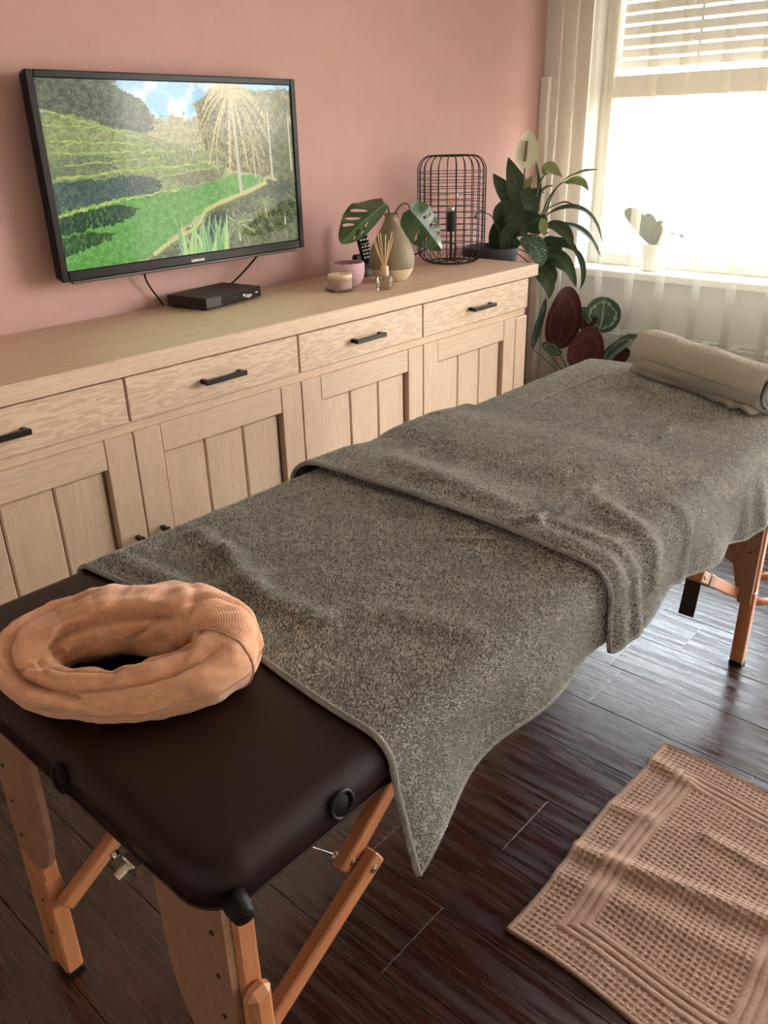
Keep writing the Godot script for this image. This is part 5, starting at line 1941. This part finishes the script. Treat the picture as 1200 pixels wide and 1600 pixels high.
	# peace lily on a stand behind the end of the sideboard
	var o := thing("peace_lily", "tall peace lily with one white flower and arching dark leaves", "plant")
	var heart := Vector3(0.37, 0.93, -0.33)
	for q in lily_leaves:
		var m: Material = M.leaf
		if q[3] == "striped":
			m = M.striped
		elif q[3] == "pale":
			m = M.pale_leaf
		part(o, "leaf", leaf_mesh(q[0], q[1], q[2], 0 if q[3] != "striped" else 1), m)
		var a: Vector3 = q[0][0]
		if a.distance_to(heart) > 0.03:
			var root := heart + (a - heart) * 0.1
			part(o, "leaf_stalk", stem_mesh([root, root.lerp(a, 0.33) + Vector3(0, 0.01, 0), root.lerp(a, 0.66) + Vector3(0, 0.012, 0), a], 0.0026), M.stem)
	for k in spathes.size():
		var q = spathes[k]
		var fl := holder(o, "flower")
		part(fl, "spathe", leaf_mesh(q[0], q[1], q[2], 2 if k == 0 else 0), M.spathe if k == 0 else M.pale_leaf)
		if k == 0:
			part(fl, "spadix", stem_mesh(lily_stems[4][0], 0.0062), M.spadix)
	for k in 4:
		var q = lily_stems[k]
		part(o, "flower_stalk", stem_mesh(q[0], 0.0032), M.stem)
		var a: Vector3 = q[0][0]
		part(o, "flower_stalk", stem_mesh([heart, heart.lerp(a, 0.33), heart.lerp(a, 0.66), a], 0.0032), M.stem)
	part(o, "leaf", leaf_mesh(small[0][0], 0.03, small[0][2], 0), M.leaf)
	part(o, "leaf_stalk", stem_mesh(small[1][0], 0.0022), M.stem)
	var a1: Vector3 = small[1][0][3]
	part(o, "leaf_stalk", stem_mesh([a1, a1.lerp(heart, 0.33) + Vector3(0, 0.01, 0), a1.lerp(heart, 0.66), heart], 0.0022), M.stem)
	var pc := Vector3(0.335, 0.70, -0.365)
	var b := MB.new()
	b.lathe(pc, [[0.0, 0.0], [0.075, 0.0], [0.083, 0.01], [0.112, 0.12], [0.122, 0.20], [0.120, 0.222], [0.114, 0.224], [0.110, 0.205], [0.0, 0.200]], 48)
	part(o, "pot", b, M.pot_dark)
	b = MB.new()
	b.lathe(pc, [[0.0, 0.2015], [0.06, 0.206], [0.1095, 0.2055]], 36)
	part(o, "soil", b, M.soil)
	var sd := thing("plant_stand", "dark wooden plant stand under the peace lily beside the sideboard", "plant stand")
	b = MB.new()
	b.lathe(Vector3(pc.x, 0, pc.z), [[0.0, 0.676], [0.083, 0.676], [0.086, 0.68], [0.086, 0.695], [0.083, 0.699], [0.0, 0.699]], 40)
	part(sd, "top", b, M.pot_dark)
	for k in 3:
		var a := TAU * k / 3.0 + 0.5
		b = MB.new()
		b.tube([Vector3(pc.x + cos(a) * 0.06, 0.68, pc.z + sin(a) * 0.06), Vector3(pc.x + cos(a) * 0.085, 0.001, pc.z + sin(a) * 0.085)], 0.012, 10)
		part(sd, "leg", b, M.pot_dark)
	# calathea, low in its pot in the corner
	o = thing("calathea", "calathea with broad red-backed leaves and pale-ringed green leaves", "plant")
	heart = Vector3(0.52, 0.31, 0.01)
	for q in calathea_leaves:
		part(o, "leaf", leaf_mesh(q[0], q[1], q[2], 1), M.red_leaf if q[3] == "red" else M.banded)
		var a: Vector3 = q[0][0]
		part(o, "leaf_stalk", stem_mesh([heart, heart.lerp(a, 0.33), heart.lerp(a, 0.66), a], 0.0035), M.stem)
	pc = Vector3(0.52, 0.001, 0.01)
	b = MB.new()
	b.lathe(pc, [[0.0, 0.0], [0.12, 0.0], [0.13, 0.01], [0.165, 0.20], [0.17, 0.31], [0.167, 0.325], [0.158, 0.325], [0.154, 0.30], [0.0, 0.295]], 48)
	part(o, "pot", b, M.pot_dark)
	b = MB.new()
	b.lathe(pc, [[0.0, 0.2965], [0.08, 0.303], [0.153, 0.302]], 36)
	part(o, "soil", b, M.soil)
	# orchid on the window sill
	o = thing("orchid", "small broad-leaved orchid in a white pot on the window sill", "plant")
	pc = Vector3(1.0, 0.7755, 0.085)
	b = MB.new()
	b.lathe(pc, [[0.0, 0.0], [0.043, 0.0], [0.046, 0.004], [0.052, 0.115], [0.0515, 0.118], [0.048, 0.118], [0.047, 0.105], [0.0, 0.103]], 40)
	part(o, "pot", b, M.pot_white)
	b = MB.new()
	b.lathe(pc, [[0.0, 0.1045], [0.03, 0.107], [0.0465, 0.1065]], 30)
	part(o, "bark", b, M.soil)
	var root := pc + Vector3(0, 0.106, 0)
	for q in [[Vector3(0.0, 0.15, -0.16), Vector3(-0.8, 0.5, 0.4), 0.075], [Vector3(0.0, 0.13, -0.06), Vector3(-0.9, 0.4, 0.3), 0.07], [Vector3(-0.01, 0.045, 0.14), Vector3(-0.3, 0.9, 0.0), 0.06], [Vector3(0.0, 0.10, 0.03), Vector3(-0.9, 0.3, 0.0), 0.06]]:
		var e: Vector3 = root + q[0]
		part(o, "leaf", leaf_mesh([root, root.lerp(e, 0.33) + Vector3(0, 0.02, 0), root.lerp(e, 0.7) + Vector3(0, 0.02, 0), e], q[2], q[1], 1), M.leaf)
	for q in [Vector3(-0.02, 0.16, 0.05), Vector3(0.0, 0.13, 0.08)]:
		part(o, "aerial_root", stem_mesh([root, root + q * 0.4, root + q * 0.75, root + q], 0.002), M.stem)

# ---------------------------------------------------------------- bath mat
func build_mat() -> void:
	var o := thing("bath_mat", "peach waffle-weave bath mat with ribbed border on the floor", "bath mat")
	var x0 := -1.835
	var x1 := -1.152
	var z0 := 1.217
	var z1 := 1.70
	var cell := 0.0125
	var nx := 330
	var nz := 235
	var n1 := noise(1.0, 61, 3)
	var p := PackedVector3Array()
	var t := PackedVector2Array()
	for i in nx:
		var u := i / float(nx - 1)
		for j in nz:
			var w := j / float(nz - 1)
			var x := lerpf(x0, x1, u) + 0.006 * sin(w * 7.0) - 0.012 * (w - 0.5)
			var z := lerpf(z0, z1, w) + 0.005 * sin(u * 9.0)
			var ex := minf(u, 1.0 - u) * (x1 - x0)
			var ez := minf(w, 1.0 - w) * (z1 - z0)
			var e := minf(ex, ez)
			var h := 0.006
			# frame of four ribs, else waffle cells
			if e > 0.060 and e < 0.110:
				h += 0.0034 * pow(absf(sin((e - 0.060) / 0.05 * PI * 3.0)), 0.6) - 0.0012
			elif e > 0.008:
				var a := absf(sin(PI * u * (x1 - x0) / cell))
				var c := absf(sin(PI * w * (z1 - z0) / cell))
				h += -0.0030 * pow(a * c, 1.2) + 0.0012
			else:
				h += 0.0018
			# soft rucks
			var pt := Vector2(x, z)
			h += ridge(pt, Vector2(-1.58, 1.22), Vector2(-1.47, 1.70), 0.022, 0.014)
			h += ridge(pt, Vector2(-1.66, 1.22), Vector2(-1.58, 1.70), 0.03, 0.007)
			h += ridge(pt, Vector2(-1.37, 1.42), Vector2(-1.38, 1.72), 0.018, 0.007)
			h += ridge(pt, Vector2(-1.42, 1.215), Vector2(-1.40, 1.30), 0.02, 0.006)
			h += ridge(pt, Vector2(-1.22, 1.20), Vector2(-1.24, 1.32), 0.02, 0.008)
			h += 0.0016 * n1.get_noise_2d(x * 9.0, z * 9.0) + 0.0005 * n1.get_noise_2d(x * 90.0, z * 90.0)
			p.push_back(Vector3(x, maxf(h, 0.0022), z))
			t.push_back(Vector2(x, z))
	var b := MB.new()
	b.grid(p, t, nx, nz)
	part(o, "cloth", b, M.mat)
	var rim := []
	for j in range(0, nz, 3):
		rim.push_back(p[j])
	for i in range(3, nx, 3):
		rim.push_back(p[i * nz + nz - 1])
	for j in range(nz - 4, -1, -3):
		rim.push_back(p[(nx - 1) * nz + j])
	for i in range(nx - 4, 2, -3):
		rim.push_back(p[i * nz])
	for k in rim.size():
		rim[k] = Vector3(rim[k].x, maxf(rim[k].y - 0.003, 0.0045), rim[k].z)
	b = MB.new()
	b.tube(rim, 0.0044, 8, true)
	part(o, "hem", b, M.mat)
